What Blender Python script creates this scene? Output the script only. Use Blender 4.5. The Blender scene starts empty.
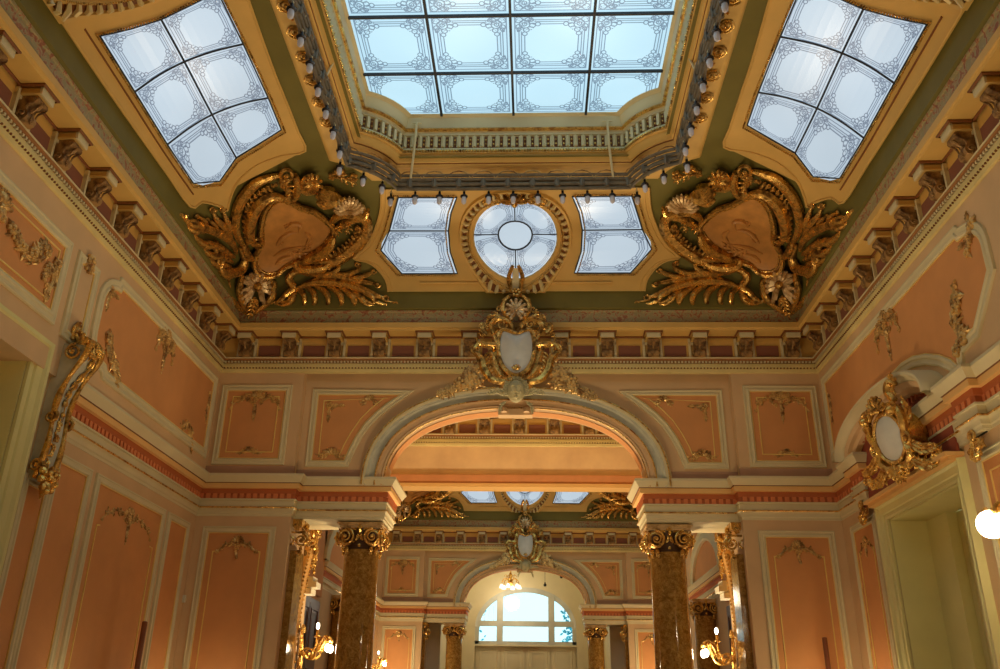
import bpy, math, random
from math import sin, cos, pi, sqrt, hypot, atan2, radians
from mathutils import Vector, Matrix
RN = random.Random(11)
SC = bpy.context.scene
COL = SC.collection

# ------------------------------------------------------------------ camera model (room metres; z = 0 is eye height, floor at -1.6)
FPX, PITCH, YAW, ROLL, CAMX = 864.45, radians(23.4486), radians(-2.3858), radians(.9111), .26937
def cam_axes():
    cy, sy, cp, sp, cr, sr = cos(YAW), sin(YAW), cos(PITCH), sin(PITCH), cos(ROLL), sin(ROLL)
    f = Vector((sy*cp, cy*cp, sp)); r0 = Vector((cy, -sy, 0)); u0 = r0.cross(f)
    return cr*r0+sr*u0, -sr*r0+cr*u0, f
AX, AY, AZ = cam_axes()
def ray(px, py):
    d = AX*((px-500)/FPX) - AY*((py-334.5)/FPX) + AZ
    return d/d.y
def atY(px, py, Y): d = ray(px, py); return Vector((d.x*Y+CAMX, Y, d.z*Y))
def atX(px, py, X): d = ray(px, py); t = (X-CAMX)/d.x; return Vector((X, t, d.z*t))

FLOOR = -1.6
DY = 16.3           # the second hall repeats the first this far on
WX, YB = 4.29, 12.14  # cornice line of the first hall

# ------------------------------------------------------------------ materials
def srgb(r, g, b):
    def c(v):
        v /= 255.0
        return v/12.92 if v <= .04045 else ((v+.055)/1.055)**2.4
    return (c(r), c(g), c(b), 1)
MATS = {}
class N:
    def __init__(s, name):
        s.m = bpy.data.materials.new(name); s.m.use_nodes = True
        s.t = s.m.node_tree; s.t.nodes.clear()
        s.out = s.t.nodes.new('ShaderNodeOutputMaterial')
    def n(s, typ, **k):
        o = s.t.nodes.new('ShaderNode'+typ)
        for a, b in k.items():
            if a.startswith('i_'):
                kk = a[2:]; kk = int(kk) if kk.isdigit() else kk.replace('_', ' ')
                o.inputs[kk].default_value = b
            else: setattr(o, a, b)
        return o
    def l(s, a, b): s.t.links.new(a, b)
    def math(s, op, a, b=None, c=None):
        o = s.t.nodes.new('ShaderNodeMath'); o.operation = op
        for i, v in enumerate((a, b, c)):
            if v is None: continue
            if isinstance(v, (int, float)): o.inputs[i].default_value = v
            else: s.l(v, o.inputs[i])
        return o.outputs[0]
    def ramp(s, fac, stops):
        o = s.t.nodes.new('ShaderNodeValToRGB'); s.l(fac, o.inputs[0])
        cr = o.color_ramp
        while len(cr.elements) < len(stops): cr.elements.new(.5)
        for e, (p, c) in zip(cr.elements, stops): e.position = p; e.color = c
        return o.outputs[0]
    def noise(s, scale, detail=3, rough=.55, co='Object'):
        tc = s.n('TexCoord'); o = s.n('TexNoise', i_Scale=scale, i_Detail=detail, i_Roughness=rough)
        s.l(tc.outputs[co], o.inputs['Vector']); return o.outputs['Fac']
def mul(c, k): return (min(1, c[0]*k), min(1, c[1]*k), min(1, c[2]*k), 1)
def mat(name, col, rough=.6, metal=0, var=.12, vs=2.2, bump=.0, bs=30, spec=.4):
    if name in MATS: return MATS[name]
    m = N(name); b = m.n('BsdfPrincipled', i_Roughness=rough, i_Metallic=metal)
    b.inputs['Specular IOR Level'].default_value = spec
    f = m.noise(vs, 5)
    m.l(m.ramp(f, [(.3, mul(col, 1-var)), (.7, mul(col, 1+var))]), b.inputs['Base Color'])
    if bump:
        bp = m.n('Bump', i_Strength=bump, i_Distance=.01); m.l(m.noise(bs, 4), bp.inputs['Height']); m.l(bp.outputs[0], b.inputs['Normal'])
    m.l(b.outputs[0], m.out.inputs[0]); MATS[name] = m.m
    return m.m
PEACH = mat('peach_plaster', srgb(222, 154, 88), .75, bump=.15, bs=60, var=.06)
PEACHL = mat('peach_plaster_light', srgb(244, 192, 112), .75, var=.05)
PINK = mat('pink_stone_paint', srgb(224, 186, 132), .7, var=.06, bump=.05)
MAUVE = mat('mauve_paint', srgb(188, 146, 110), .7, var=.08)
MAUVED = mat('dark_mauve_panel', srgb(140, 88, 62), .7, var=.08)
CREAM = mat('cream_moulding_paint', srgb(226, 210, 158), .55, var=.05)
BLUEG = mat('pale_blue_grey_moulding', srgb(206, 200, 168), .5, var=.12, vs=6)
ORANGE = mat('darkened_orange_paint', srgb(192, 106, 56), .7, var=.06)  # orange frieze, darkened so the gaps between its dentils read as shade
YEL = mat('yellow_ochre_cove_paint', srgb(222, 180, 96), .6, var=.07, bump=.05)
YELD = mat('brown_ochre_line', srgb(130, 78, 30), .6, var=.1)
OLIVE = mat('olive_green_ceiling_paint', srgb(118, 108, 44), .7, var=.1, bump=.1)
WHITE = mat('ivory_paint', srgb(236, 226, 190), .5, var=.04)
SHIELD = mat('ivory_enamel_shield', srgb(226, 220, 196), .3, var=.08, vs=5)
TAN = mat('tan_plaster_relief', srgb(204, 144, 72), .36, var=.22, vs=4, bump=.6, bs=5)
DOORP = mat('pale_green_cream_door_paint', srgb(232, 222, 148), .45, var=.05)
IRON = mat('dark_blue_grey_iron', srgb(120, 110, 90), .5, metal=.2, var=.25, vs=12)
BLACK = mat('black_socket', srgb(24, 22, 22), .4, var=.1)
LEAD = mat('dark_lead_bar', srgb(52, 56, 62), .5, var=.1)
BROWN = mat('dark_brown_lacquer', srgb(128, 72, 40), .4, var=.15)
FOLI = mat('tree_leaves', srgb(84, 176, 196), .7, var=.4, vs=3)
def gilt(name, c1, c2, rough, metal=.85, bmp=.35):
    m = N(name); b = m.n('BsdfPrincipled', i_Metallic=metal)
    f = m.noise(9, 6, .6)
    m.l(m.ramp(f, [(.36, c2), (.56, c1)]), b.inputs['Base Color'])
    m.l(m.ramp(f, [(.35, (.62,)*3+(1,)), (.6, (rough,)*3+(1,))]), b.inputs['Roughness'])
    bp = m.n('Bump', i_Strength=bmp, i_Distance=.01); m.l(m.noise(30, 3), bp.inputs['Height']); m.l(bp.outputs[0], b.inputs['Normal'])
    m.l(b.outputs[0], m.out.inputs[0]); MATS[name] = m.m; return m.m
GILT = gilt('old_gilt', srgb(240, 190, 98), srgb(118, 84, 36), .2)
GILTB = gilt('bright_gilt', srgb(250, 206, 110), srgb(170, 112, 46), .2)
GILTD = gilt('dull_gilt', srgb(206, 160, 92), srgb(128, 88, 44), .36, .55, .12)
GLINE = mat('gold_line_paint', srgb(255, 216, 122), .35, metal=.12, var=.1)
GILTW = gilt('wall_gilt', srgb(238, 198, 120), srgb(146, 104, 54), .28, .6, .2)
GILTK = gilt('dark_dull_gilt', srgb(182, 142, 84), srgb(108, 78, 44), .42, .4, .2)
DARKB = mat('dark_recess_brown', srgb(84, 54, 24), .5)  # capital bell colour: shade of the recess behind the volutes painted in
PALEG = gilt('pale_gilt', srgb(236, 206, 150), srgb(180, 136, 76), .3, .5)
def marble():
    m = N('brown_ochre_marble'); b = m.n('BsdfPrincipled', i_Roughness=.09)
    tc = m.n('TexCoord'); n1 = m.n('TexNoise', i_Scale=15.0, i_Detail=8.0, i_Roughness=.75, i_Distortion=.8); m.l(tc.outputs['Object'], n1.inputs['Vector'])
    v = m.n('TexVoronoi', i_Scale=24.0); m.l(n1.outputs['Color'], v.inputs['Vector'])
    s = m.math('ADD', m.math('MULTIPLY', n1.outputs['Fac'], .8), m.math('MULTIPLY', v.outputs['Distance'], .45))
    m.l(m.ramp(s, [(.36, srgb(64, 38, 12)), (.5, srgb(126, 84, 28)), (.64, srgb(166, 118, 42)), (.8, srgb(214, 172, 92))]), b.inputs['Base Color'])
    m.l(b.outputs[0], m.out.inputs[0]); return m.m
MARBLE = marble()
def band_mat():
    m = N('painted_foliage_band'); b = m.n('BsdfPrincipled', i_Roughness=.6)
    tc = m.n('TexCoord'); n1 = m.n('TexNoise', i_Scale=12.0, i_Detail=2.0, i_Distortion=1.6); m.l(tc.outputs['Object'], n1.inputs['Vector'])
    m.l(m.ramp(n1.outputs['Fac'], [(.44, srgb(160, 146, 96)), (.52, srgb(178, 158, 106)), (.58, srgb(172, 116, 72)), (.66, srgb(150, 94, 58))]), b.inputs['Base Color'])
    bp = m.n('Bump', i_Strength=.6, i_Distance=.02); m.l(n1.outputs['Fac'], bp.inputs['Height']); m.l(bp.outputs[0], b.inputs['Normal'])
    m.l(b.outputs[0], m.out.inputs[0]); return m.m
BAND = band_mat()
def floor_mat():
    m = N('oak_parquet'); b = m.n('BsdfPrincipled', i_Roughness=.3)
    tc = m.n('TexCoord'); br = m.n('TexBrick', i_Scale=2.0, i_Color1=srgb(150, 96, 52), i_Color2=srgb(120, 74, 38), i_Mortar=srgb(50, 30, 16))
    m.l(tc.outputs['Object'], br.inputs['Vector']); m.l(br.outputs['Color'], b.inputs['Base Color'])
    m.l(b.outputs[0], m.out.inputs[0]); return m.m
PARQ = floor_mat()
def mirror_mat():
    m = N('old_mirror'); b = m.n('BsdfPrincipled', i_Roughness=.03, i_Metallic=1.0); b.inputs['Base Color'].default_value = (.78, .78, .76, 1)
    m.l(b.outputs[0], m.out.inputs[0]); return m.m
MIRROR = mirror_mat()
def emit(name, col, st):
    m = N(name); e = m.n('Emission', i_Strength=st); e.inputs[0].default_value = col; m.l(e.outputs[0], m.out.inputs[0]); return m.m
BULBON = emit('lit_bulb_glass', (1, .86, .6, 1), 14)
BULBOFF = mat('frosted_unlit_bulb', srgb(220, 214, 214), .25, var=.03)
# etched, backlit skylight glass: every pane has its own 0..1 uv square
def pane_mat(name, col, st, ring=False):
    m = N(name); uv = m.n('TexCoord'); sp = m.n('SeparateXYZ'); m.l(uv.outputs['UV'], sp.inputs[0])
    M = m.math
    a = M('MULTIPLY', M('ABSOLUTE', M('SUBTRACT', sp.outputs[0], .5)), 2.0)
    b = M('MULTIPLY', M('ABSOLUTE', M('SUBTRACT', sp.outputs[1], .5)), 2.0)
    mx, mn = M('MAXIMUM', a, b), M('MINIMUM', a, b)
    def line(x, v, w): return M('LESS_THAN', M('ABSOLUTE', M('SUBTRACT', x, v)), w)
    def dist(cx, cy): 
        dx, dy = M('SUBTRACT', a, cx), M('SUBTRACT', b, cy)
        return M('SQRT', M('ADD', M('MULTIPLY', dx, dx), M('MULTIPLY', dy, dy)))
    L = [M('MULTIPLY', line(mx, .90, .013), M('LESS_THAN', mn, .95))]
    L.append(M('MULTIPLY', line(mx, .80, .013), M('LESS_THAN', mn, .50)))
    L.append(M('MULTIPLY', line(mx, .74, .012), M('LESS_THAN', mn, .42)))
    L.append(M('MULTIPLY', line(mx, .66, .013), M('LESS_THAN', mn, .28)))
    for cx, cy, r in ((.66, .66, .13), (.80, .80, .09), (.80, .58, .07), (.58, .80, .07), (.47, .62, .07), (.62, .47, .07), (.66, .66, .055), (.34, .66, .06), (.66, .34, .06), (.5, .8, .05), (.8, .5, .05)):
        L.append(line(dist(cx, cy), r, .014))
    cb = m.n('CombineXYZ'); m.l(a, cb.inputs[0]); m.l(b, cb.inputs[1])
    nz = m.n('TexNoise', i_Scale=9.0, i_Detail=1.0); m.l(cb.outputs[0], nz.inputs['Vector'])
    reg = M('MULTIPLY', M('LESS_THAN', dist(.72, .72), .34), M('LESS_THAN', mx, .9))
    L.append(M('MULTIPLY', line(nz.outputs['Fac'], .5, .026), reg))
    s = L[0]
    for x in L[1:]: s = M('MAXIMUM', s, x)
    big = m.noise(.5, 2)
    base = m.ramp(big, [(.3, mul(col, .84)), (.7, col)])
    # a paler cloud inside, greyer ground outside
    mix = m.n('Mix', data_type='RGBA'); mix.inputs[6].default_value = (1, 1, 1, 1); mix.inputs[7].default_value = (.36, .37, .42, 1)
    m.l(s, mix.inputs[0])
    g = m.n('Mix', data_type='RGBA', blend_type='MULTIPLY'); g.inputs[0].default_value = 1; m.l(base, g.inputs[6]); m.l(mix.outputs[2], g.inputs[7])
    g2 = m.n('Mix', data_type='RGBA', blend_type='MULTIPLY'); m.l(M('MULTIPLY', M('GREATER_THAN', mx, .64), .5), g2.inputs[0]); m.l(g.outputs[2], g2.inputs[6]); g2.inputs[7].default_value = (.84, .88, .92, 1)
    e = m.n('Emission', i_Strength=st); m.l(g2.outputs[2], e.inputs[0])
    gl = m.n('BsdfGlossy', i_Roughness=.25); gl.inputs[0].default_value = (.05, .05, .05, 1)
    ad = m.n('AddShader'); m.l(e.outputs[0], ad.inputs[0]); m.l(gl.outputs[0], ad.inputs[1])
    m.l(ad.outputs[0], m.out.inputs[0]); return m.m
PANE_MAIN = pane_mat('etched_skylight_glass', srgb(196, 234, 250), .98)
PANE_SIDE = pane_mat('etched_side_skylight_glass', srgb(190, 206, 218), 1.0)

# ------------------------------------------------------------------ mesh collector
def cat(pts, seg=4, closed=False):
    P = [Vector(p) for p in pts]; n = len(P); out = []
    if n < 3 and not closed: 
        return [P[0].lerp(P[-1], i/seg) for i in range(seg+1)]
    rng = range(n if closed else n-1)
    for i in rng:
        if closed: a, b, c, d = P[i-1], P[i], P[(i+1) % n], P[(i+2) % n]
        else: a, b, c, d = P[max(i-1, 0)], P[i], P[i+1], P[min(i+2, n-1)]
        for k in range(seg):
            t = k/seg; out.append(.5*((2*b)+(c-a)*t+(2*a-5*b+4*c-d)*t*t+(3*b-a-3*c+d)*t*t*t))
    if not closed: out.append(P[-1])
    return out
class G:
    def __init__(s): s.v = []; s.f = []; s.uv = []
    def grid(s, rows, cu=False, cv=False, uv=None):
        n, m = len(rows), len(rows[0]); b = len(s.v)
        for r in rows: s.v += [tuple(p) for p in r]
        for i in range(n if cv else n-1):
            for j in range(m if cu else m-1):
                i2, j2 = (i+1) % n, (j+1) % m
                s.f.append((b+i*m+j, b+i*m+j2, b+i2*m+j2, b+i2*m+j))
                if uv: s.uv.append(((j/(m-1), i/(n-1)), ((j+1)/(m-1), i/(n-1)), ((j+1)/(m-1), (i+1)/(n-1)), (j/(m-1), (i+1)/(n-1))))
        return s
    def box(s, x0, y0, z0, x1, y1, z1):
        b = len(s.v); s.v += [(x, y, z) for x in (x0, x1) for y in (y0, y1) for z in (z0, z1)]
        for q in ((0, 1, 3, 2), (4, 6, 7, 5), (0, 4, 5, 1), (2, 3, 7, 6), (0, 2, 6, 4), (1, 5, 7, 3)): s.f.append(tuple(b+i for i in q))
        return s
    def tube(s, pts, rad, n=6, flat=1.0, up=None, closed=False):
        P = [Vector(p) for p in pts]; m = len(P)
        if m < 2: return s
        rows = []; prev = None
        for i, p in enumerate(P):
            t = (P[(i+1) % m]-P[i-1]) if closed else (P[min(i+1, m-1)]-P[max(i-1, 0)])
            if t.length < 1e-9: t = Vector((0, 0, 1))
            t.normalize()
            if up is not None: nx = t.cross(up if not callable(up) else up(p))
            elif prev is None: nx = t.cross(Vector((0, 0, 1)) if abs(t.z) < .9 else Vector((1, 0, 0)))
            else: nx = prev - t*prev.dot(t)
            if nx.length < 1e-6: nx = t.orthogonal()
            nx.normalize(); prev = nx; ny = t.cross(nx)
            r = rad[i] if isinstance(rad, (list, tuple)) else rad
            rows.append([p+nx*(r*cos(2*pi*k/n))+ny*(r*flat*sin(2*pi*k/n)) for k in range(n)])
        b = len(s.v); s.grid(rows, cu=True, cv=closed)
        if not closed:
            s.f.append(tuple(b+k for k in range(n))[::-1]); s.f.append(tuple(b+(m-1)*n+k for k in range(n)))
        return s
    def ell(s, c, rx, ry=None, rz=None, M=None, nu=8, nv=5):
        ry = ry or rx; rz = rz or rx; c = Vector(c); b = len(s.v)
        def P(x, y, z):
            v = Vector((x*rx, y*ry, z*rz)); return tuple(c+(M @ v if M else v))
        s.v.append(P(0, 0, -1))
        for i in range(1, nv):
            a = -pi/2+pi*i/nv
            for k in range(nu): s.v.append(P(cos(a)*cos(2*pi*k/nu), cos(a)*sin(2*pi*k/nu), sin(a)))
        s.v.append(P(0, 0, 1)); t = len(s.v)-1
        for k in range(nu):
            k2 = (k+1) % nu; s.f.append((b, b+1+k2, b+1+k))
            for i in range(nv-2): s.f.append((b+1+i*nu+k, b+1+i*nu+k2, b+1+(i+1)*nu+k2, b+1+(i+1)*nu+k))
            s.f.append((t, b+1+(nv-2)*nu+k, b+1+(nv-2)*nu+k2))
        return s
    def lathe(s, prof, c=(0, 0, 0), n=24, axis='z'):
        rows = []
        for r, z in prof:
            if axis == 'z': rows.append([(c[0]+r*cos(2*pi*k/n), c[1]+r*sin(2*pi*k/n), c[2]+z) for k in range(n)])
            elif axis == 'y': rows.append([(c[0]+r*cos(2*pi*k/n), c[1]+z, c[2]+r*sin(2*pi*k/n)) for k in range(n)])
            else: rows.append([(c[0]+z, c[1]+r*cos(2*pi*k/n), c[2]+r*sin(2*pi*k/n)) for k in range(n)])
        return s.grid(rows, cu=True)
    def prism(s, F, poly, h0, h1):
        b = len(s.v); n = len(poly)
        s.v += [tuple(F(u, v, h0)) for u, v in poly]+[tuple(F(u, v, h1)) for u, v in poly]
        s.f.append(tuple(range(b, b+n))[::-1]); s.f.append(tuple(range(b+n, b+2*n)))
        for i in range(n): j = (i+1) % n; s.f.append((b+i, b+j, b+n+j, b+n+i))
        return s
    def sweep(s, F, path, prof, closed=False):
        P = [Vector((p[0], p[1])) for p in path]; n = len(P); rows = []
        for i in range(n):
            a = (P[i]-P[i-1]) if (i or closed) else None
            c = (P[(i+1) % n]-P[i]) if (i < n-1 or closed) else None
            a = a or c; c = c or a; a = a.normalized(); c = c.normalized()
            na, nc = Vector((-a.y, a.x)), Vector((-c.y, c.x))
            m = na+nc; m = m/max(.25, m.dot(na)) if m.length > 1e-6 else na
            rows.append([tuple(F(P[i].x+m.x*o, P[i].y+m.y*o, h)) for o, h in prof])
        return s.grid(rows, cv=closed)
    def beads(s, pts, r, step, n=5):
        P = [Vector(p) for p in pts]; d = 0; nxt = 0
        for a, b in zip(P, P[1:]):
            L = (b-a).length
            while nxt <= d+L and L > 0:
                s.ell(a.lerp(b, (nxt-d)/L), r, nu=n, nv=4); nxt += step
            d += L
        return s
ORG = {}
def link(o, parent=None):
    COL.objects.link(o)
    if parent: o.parent = parent
    return o
def mesh(name, g, mt, org=(0, 0, 0), smooth=True):
    me = bpy.data.meshes.new(name); ox, oy, oz = org
    me.from_pydata([(x-ox, y-oy, z-oz) for x, y, z in g.v], [], g.f)
    if g.uv and len(g.uv) == len(g.f):
        ul = me.uv_layers.new(name='UVMap'); k = 0
        for q in g.uv:
            for c in q: ul.data[k].uv = c; k += 1
    me.materials.append(mt); me.validate(); me.update()
    if smooth:
        me.shade_smooth(); me.set_sharp_from_angle(angle=radians(38))
    return me
def tag(o, label, cat, group=None, kind=None):
    if label: o['label'] = label
    if cat: o['category'] = cat
    if group: o['group'] = group
    if kind: o['kind'] = kind
    return o
def lim(a, b, L):
    d = hypot(b[0]-a[0], b[1]-a[1]); k = min(1, L/d) if d else 1; return (a[0]+(b[0]-a[0])*k, a[1]+(b[1]-a[1])*k)
def thing(name, label, cat, loc, group=None):
    o = bpy.data.objects.new(name, None); o.empty_display_size = .1; link(o); o.location = loc; ORG[o.name] = tuple(loc)
    return tag(o, label, cat, group)
def part(name, g, mt, parent, label=None, smooth=True):
    org = ORG[parent.name]; o = bpy.data.objects.new(name, mesh(name, g, mt, org, smooth)); link(o, parent); ORG[o.name] = org
    if label: o['label'] = label
    return o
def solo(name, g, mt, label, cat, group=None, kind=None, smooth=True):
    xs, ys, zs = zip(*g.v); org = ((min(xs)+max(xs))/2, (min(ys)+max(ys))/2, min(zs))
    o = bpy.data.objects.new(name, mesh(name, g, mt, org, smooth)); link(o); o.location = org; ORG[o.name] = org
    return tag(o, label, cat, group, kind)
def struct(name, g, mt, parent=None, smooth=True):
    o = bpy.data.objects.new(name, mesh(name, g, mt, (0, 0, 0), smooth)); link(o, parent); ORG[o.name] = (0, 0, 0)
    if not parent: o['kind'] = 'structure'
    return o
def copy_tree(o, parent=None):
    c = o.copy(); COL.objects.link(c)
    if parent: c.parent = parent
    for ch in list(o.children): copy_tree(ch, c)
    return c
def dup(o, label, loc=None, rz=None, mirror=False, shift=None, group=None):
    c = copy_tree(o)
    if loc is not None: c.location = loc
    if rz is not None: c.rotation_euler[2] = rz
    if shift is not None: c.location = Vector(c.location)+Vector(shift)
    if mirror:
        c.location.x = -c.location.x; c.rotation_euler[2] = -c.rotation_euler[2]; c.scale.x = -c.scale.x
    if label: c['label'] = label
    if group: c['group'] = group
    return c

# ------------------------------------------------------------------ surfaces that ornament is laid on: F(u, v, h) -> point, F.s = metres per unit
class Fr:
    def __init__(s, fn, sc=1.0): s.fn = fn; s.s = sc
    def __call__(s, u, v, h): return s.fn(u, v, h)
def plane(o, au, av, an, sc=1.0):
    o, au, av, an = Vector(o), Vector(au), Vector(av), Vector(an)
    return Fr(lambda u, v, h: o+au*(u*sc)+av*(v*sc)+an*h, sc)
def wallY(Y): return Fr(lambda u, v, h: Vector((u, Y-h, v)))
def wallL(X): return Fr(lambda u, v, h: Vector((X+h, u, v)))      # u = y
def wallR(X): return Fr(lambda u, v, h: Vector((X-h, u, v)))
def cz(o):
    if o <= 0: return 5.9+o
    if o >= 2.05: return 6.95
    return 5.9+1.05*sqrt(max(0, 1-((2.05-o)/2.05)**2))
def off(x, y, k=0):
    a, b = WX-abs(x), YB-y
    m = min(a, b)
    if k:
        h = max(k-abs(a-b), 0)/k; m -= h*h*k*.25
    return m
def cove_hit(px, py, h, k=0):
    d = ray(px, py); f = lambda t: d.z*t-cz(off(d.x*t+CAMX, t, k))
    a, b = 3.5, 14.
    for _ in range(36):
        m = .5*(a+b)
        if f(m) < 0: a = m
        else: b = m
    x, y = d.x*a+CAMX, a; e = .01
    gx = -(cz(off(x+e, y, k))-cz(off(x-e, y, k)))/(2*e); gy = -(cz(off(x, y+e, k))-cz(off(x, y-e, k)))/(2*e)
    n = Vector((gx, gy, 1)).normalized()
    return Vector((x, y, d.z*a))-n*h
def cove_px(ox, oy, sc, k=0): # crop coordinates -> surface
    return Fr(lambda u, v, h: cove_hit(ox+u/sc, oy+v/sc, h, k), .0132/sc)
def cove_end(yb=YB):          # u = x, v = offset from the cornice
    def fn(u, v, h):
        e = .004; v = max(v, .004); s = (cz(v+e)-cz(v-.003))/(e+.003); n = Vector((0, s, 1)).normalized()
        return Vector((u, yb-v, cz(v)))-n*h
    return Fr(fn)
def cove_side(sg):            # u = y, v = offset
    def fn(u, v, h):
        e = .004; v = max(v, .004); s = (cz(v+e)-cz(v-.003))/(e+.003); n = Vector((sg*s, 0, 1)).normalized()
        return Vector((sg*(WX-v), u, cz(v)))-n*h
    return Fr(fn)

# ------------------------------------------------------------------ relief ornament
def lerpl(r, t):
    if not isinstance(r, (list, tuple)): return r
    t = min(1, max(0, t))
    x = t*(len(r)-1); i = min(int(x), len(r)-2); return r[i]+(r[i+1]-r[i])*(x-i)
def vine(g, F, pts, r, h=0., n=6, seg=4, lift=.5):
    P = cat([(a, b) for a, b in pts], seg); m = len(P)
    rr = [lerpl(r, i/(m-1)) for i in range(m)]
    g.tube([F(p.x, p.y, lerpl(h, i/(m-1))+q*F.s*lift) for i, (p, q) in enumerate(zip(P, rr))], [q*F.s for q in rr], n)
def finger(g, F, p, a, L, r, curl=.5, h=0., n=5):
    q = [(p[0], p[1])]; ang = a
    for k in range(3):
        q.append((q[-1][0]+cos(ang)*L/3, q[-1][1]+sin(ang)*L/3)); ang += curl/2
    hh = [h, h+r*F.s*.8, h+r*F.s*1.1, h+r*F.s*.3]
    g.tube([F(x, y, z) for (x, y), z in zip(q, hh)], [r*F.s*.8, r*F.s*1.25, r*F.s*1.1, r*F.s*.2], n)
def leaf(g, F, pts, W, n=6, h=0., r=None, sides=(1, -1), spread=.85):
    P = cat(pts, 5); m = len(P); r = (r or W*.17)*1.25
    g.tube([F(p.x, p.y, h+r*F.s) for p in P], [F.s*r*(1.15-.9*i/(m-1)) for i in range(m)], 6)
    for i in range(n):
        t = (i+.4)/n; k = min(m-2, int(t*(m-1))); d = P[k+1]-P[k]; a = atan2(d.y, d.x)
        for sg in sides:
            L = W*(.6+.8*sin(pi*min(1, t*.95+.1)))
            finger(g, F, P[k], a+sg*spread*.8, L, W*.17, -sg*.9, h)
    d = P[-1]-P[-2]; finger(g, F, P[-1], atan2(d.y, d.x), W*.6, W*.12, .3, h)
def spiral(g, F, c, R, a0=0, turns=1.6, dr=1, r=None, h=0., n=6, rin=.22):
    r = r or R*.2; m = int(14*turns)+2; pts = []; rad = []
    for i in range(m):
        t = i/(m-1); a = a0+dr*2*pi*turns*t; q = R*(1-t*(1-rin)); pts.append(F(c[0]+q*cos(a), c[1]+q*sin(a), h+r*F.s*.6+t*R*F.s*.35)); rad.append(r*F.s*(1-.45*t))
    g.tube(pts, rad, n); g.ell(F(c[0], c[1], h+R*F.s*.4), R*F.s*.24, nu=7, nv=5)
def shell(g, F, c, R, a, n=7, spread=2.6, h=0., r=None):
    r = r or R*spread/n*.48
    for i in range(n):
        an = a-spread/2+spread*i/(n-1); finger(g, F, (c[0]+cos(an)*R*.12, c[1]+sin(an)*R*.12), an, R*.95, r, 0, h)
        g.ell(F(c[0]+cos(an)*R*.95, c[1]+sin(an)*R*.95, h+r*F.s), r*F.s*1.05, nu=6, nv=4)
    g.ell(F(c[0], c[1], h+r*F.s), R*F.s*.2, nu=7, nv=5)
def strand(g, F, pts, r, h=0.):
    P = cat(pts, 5); m = len(P); pr = (.5, .95, 1.15, 1.1, .9, .6, .15); hh = (.4, .8, 1.1, 1.3, 1.3, 1.0, .6)
    g.tube([F(p.x, p.y, h+r*F.s*lerpl(hh, i/(m-1))) for i, p in enumerate(P)], [r*F.s*lerpl(pr, i/(m-1)) for i in range(m)], 8)
def flower(g, F, c, R, n=5, h=0.):
    a0 = RN.random()*6
    for i in range(n):
        a = a0+2*pi*i/n; g.ell(F(c[0]+cos(a)*R*.55, c[1]+sin(a)*R*.55, h+R*F.s*.3), R*F.s*.42, nu=6, nv=4)
    g.ell(F(c[0], c[1], h+R*F.s*.6), R*F.s*.3, nu=6, nv=4)
def garland(g, F, pts, W, n, h=0.):
    P = cat(pts, 6); m = len(P)
    for i in range(n):
        p = P[int(i/(max(1, n-1))*(m-1))]; w = lerpl(W, i/max(1, n-1)) if isinstance(W, (list, tuple)) else W
        flower(g, F, (p.x+RN.uniform(-.3, .3)*w, p.y+RN.uniform(-.3, .3)*w), w*RN.uniform(.5, .75), h=h)
        for _ in range(2):
            a = RN.random()*6.3; finger(g, F, (p.x, p.y), a, w*1.1, w*.16, RN.uniform(-.8, .8), h)
def rim(g, F, pts, r, h=0., n=6, seg=4):
    P = cat(pts, seg, True); g.tube([F(p.x, p.y, h) for p in P], r*F.s, n, closed=True)
def plate(g, F, pts, h0, h1, seg=4, dome=.0):
    P = cat(pts, seg, True); c = sum(P, Vector((0, 0)))/len(P); rows = []
    rows.append([F(p.x, p.y, h0) for p in P])
    for k in range(7):
        t = k/6*.999; rows.append([F(p.x+(c.x-p.x)*t, p.y+(c.y-p.y)*t, h1+dome*(1-(1-t)**2)) for p in P])
    g.grid(rows, cu=True)

# ================================================================== THE SETTING
XY = Fr(lambda u, v, h: Vector((u, v, h)))
def arcpt(a, b, t, z0=3.02, n=2.35):
    c, s = cos(t), sin(t)
    return (a*(abs(c)**(2/n))*(1 if c >= 0 else -1), z0+b*(abs(s)**(2/n)))
NA = 48
def curve(a, b, z0=3.02): return [arcpt(a, b, pi*i/NA, z0) for i in range(NA+1)]
def sweepS(name, path, prof, m, F=XY, closed=False):
    g = G(); g.sweep(F, path, prof, closed); return struct(name, g, m)

fl = G(); fl.box(-6, -3, FLOOR-.2, 6, 34, FLOOR); struct('floor', fl, PARQ)

def cren(x0, x1, cs, w, d):   # crenellated line for the moulding that wraps the corbel caps: list of (along, out)
    pts = [(x0, 0)]
    for c in cs: pts += [(c-w, 0), (c-w, d), (c+w, d), (c+w, 0)]
    return pts+[(x1, 0)]
CB = [0.704*k for k in range(-6, 7)]                       # corbel centres across the end wall
CS = [12.03-.69*k for k in range(0, 18)]              # corbel centres down the side walls (y)

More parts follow.
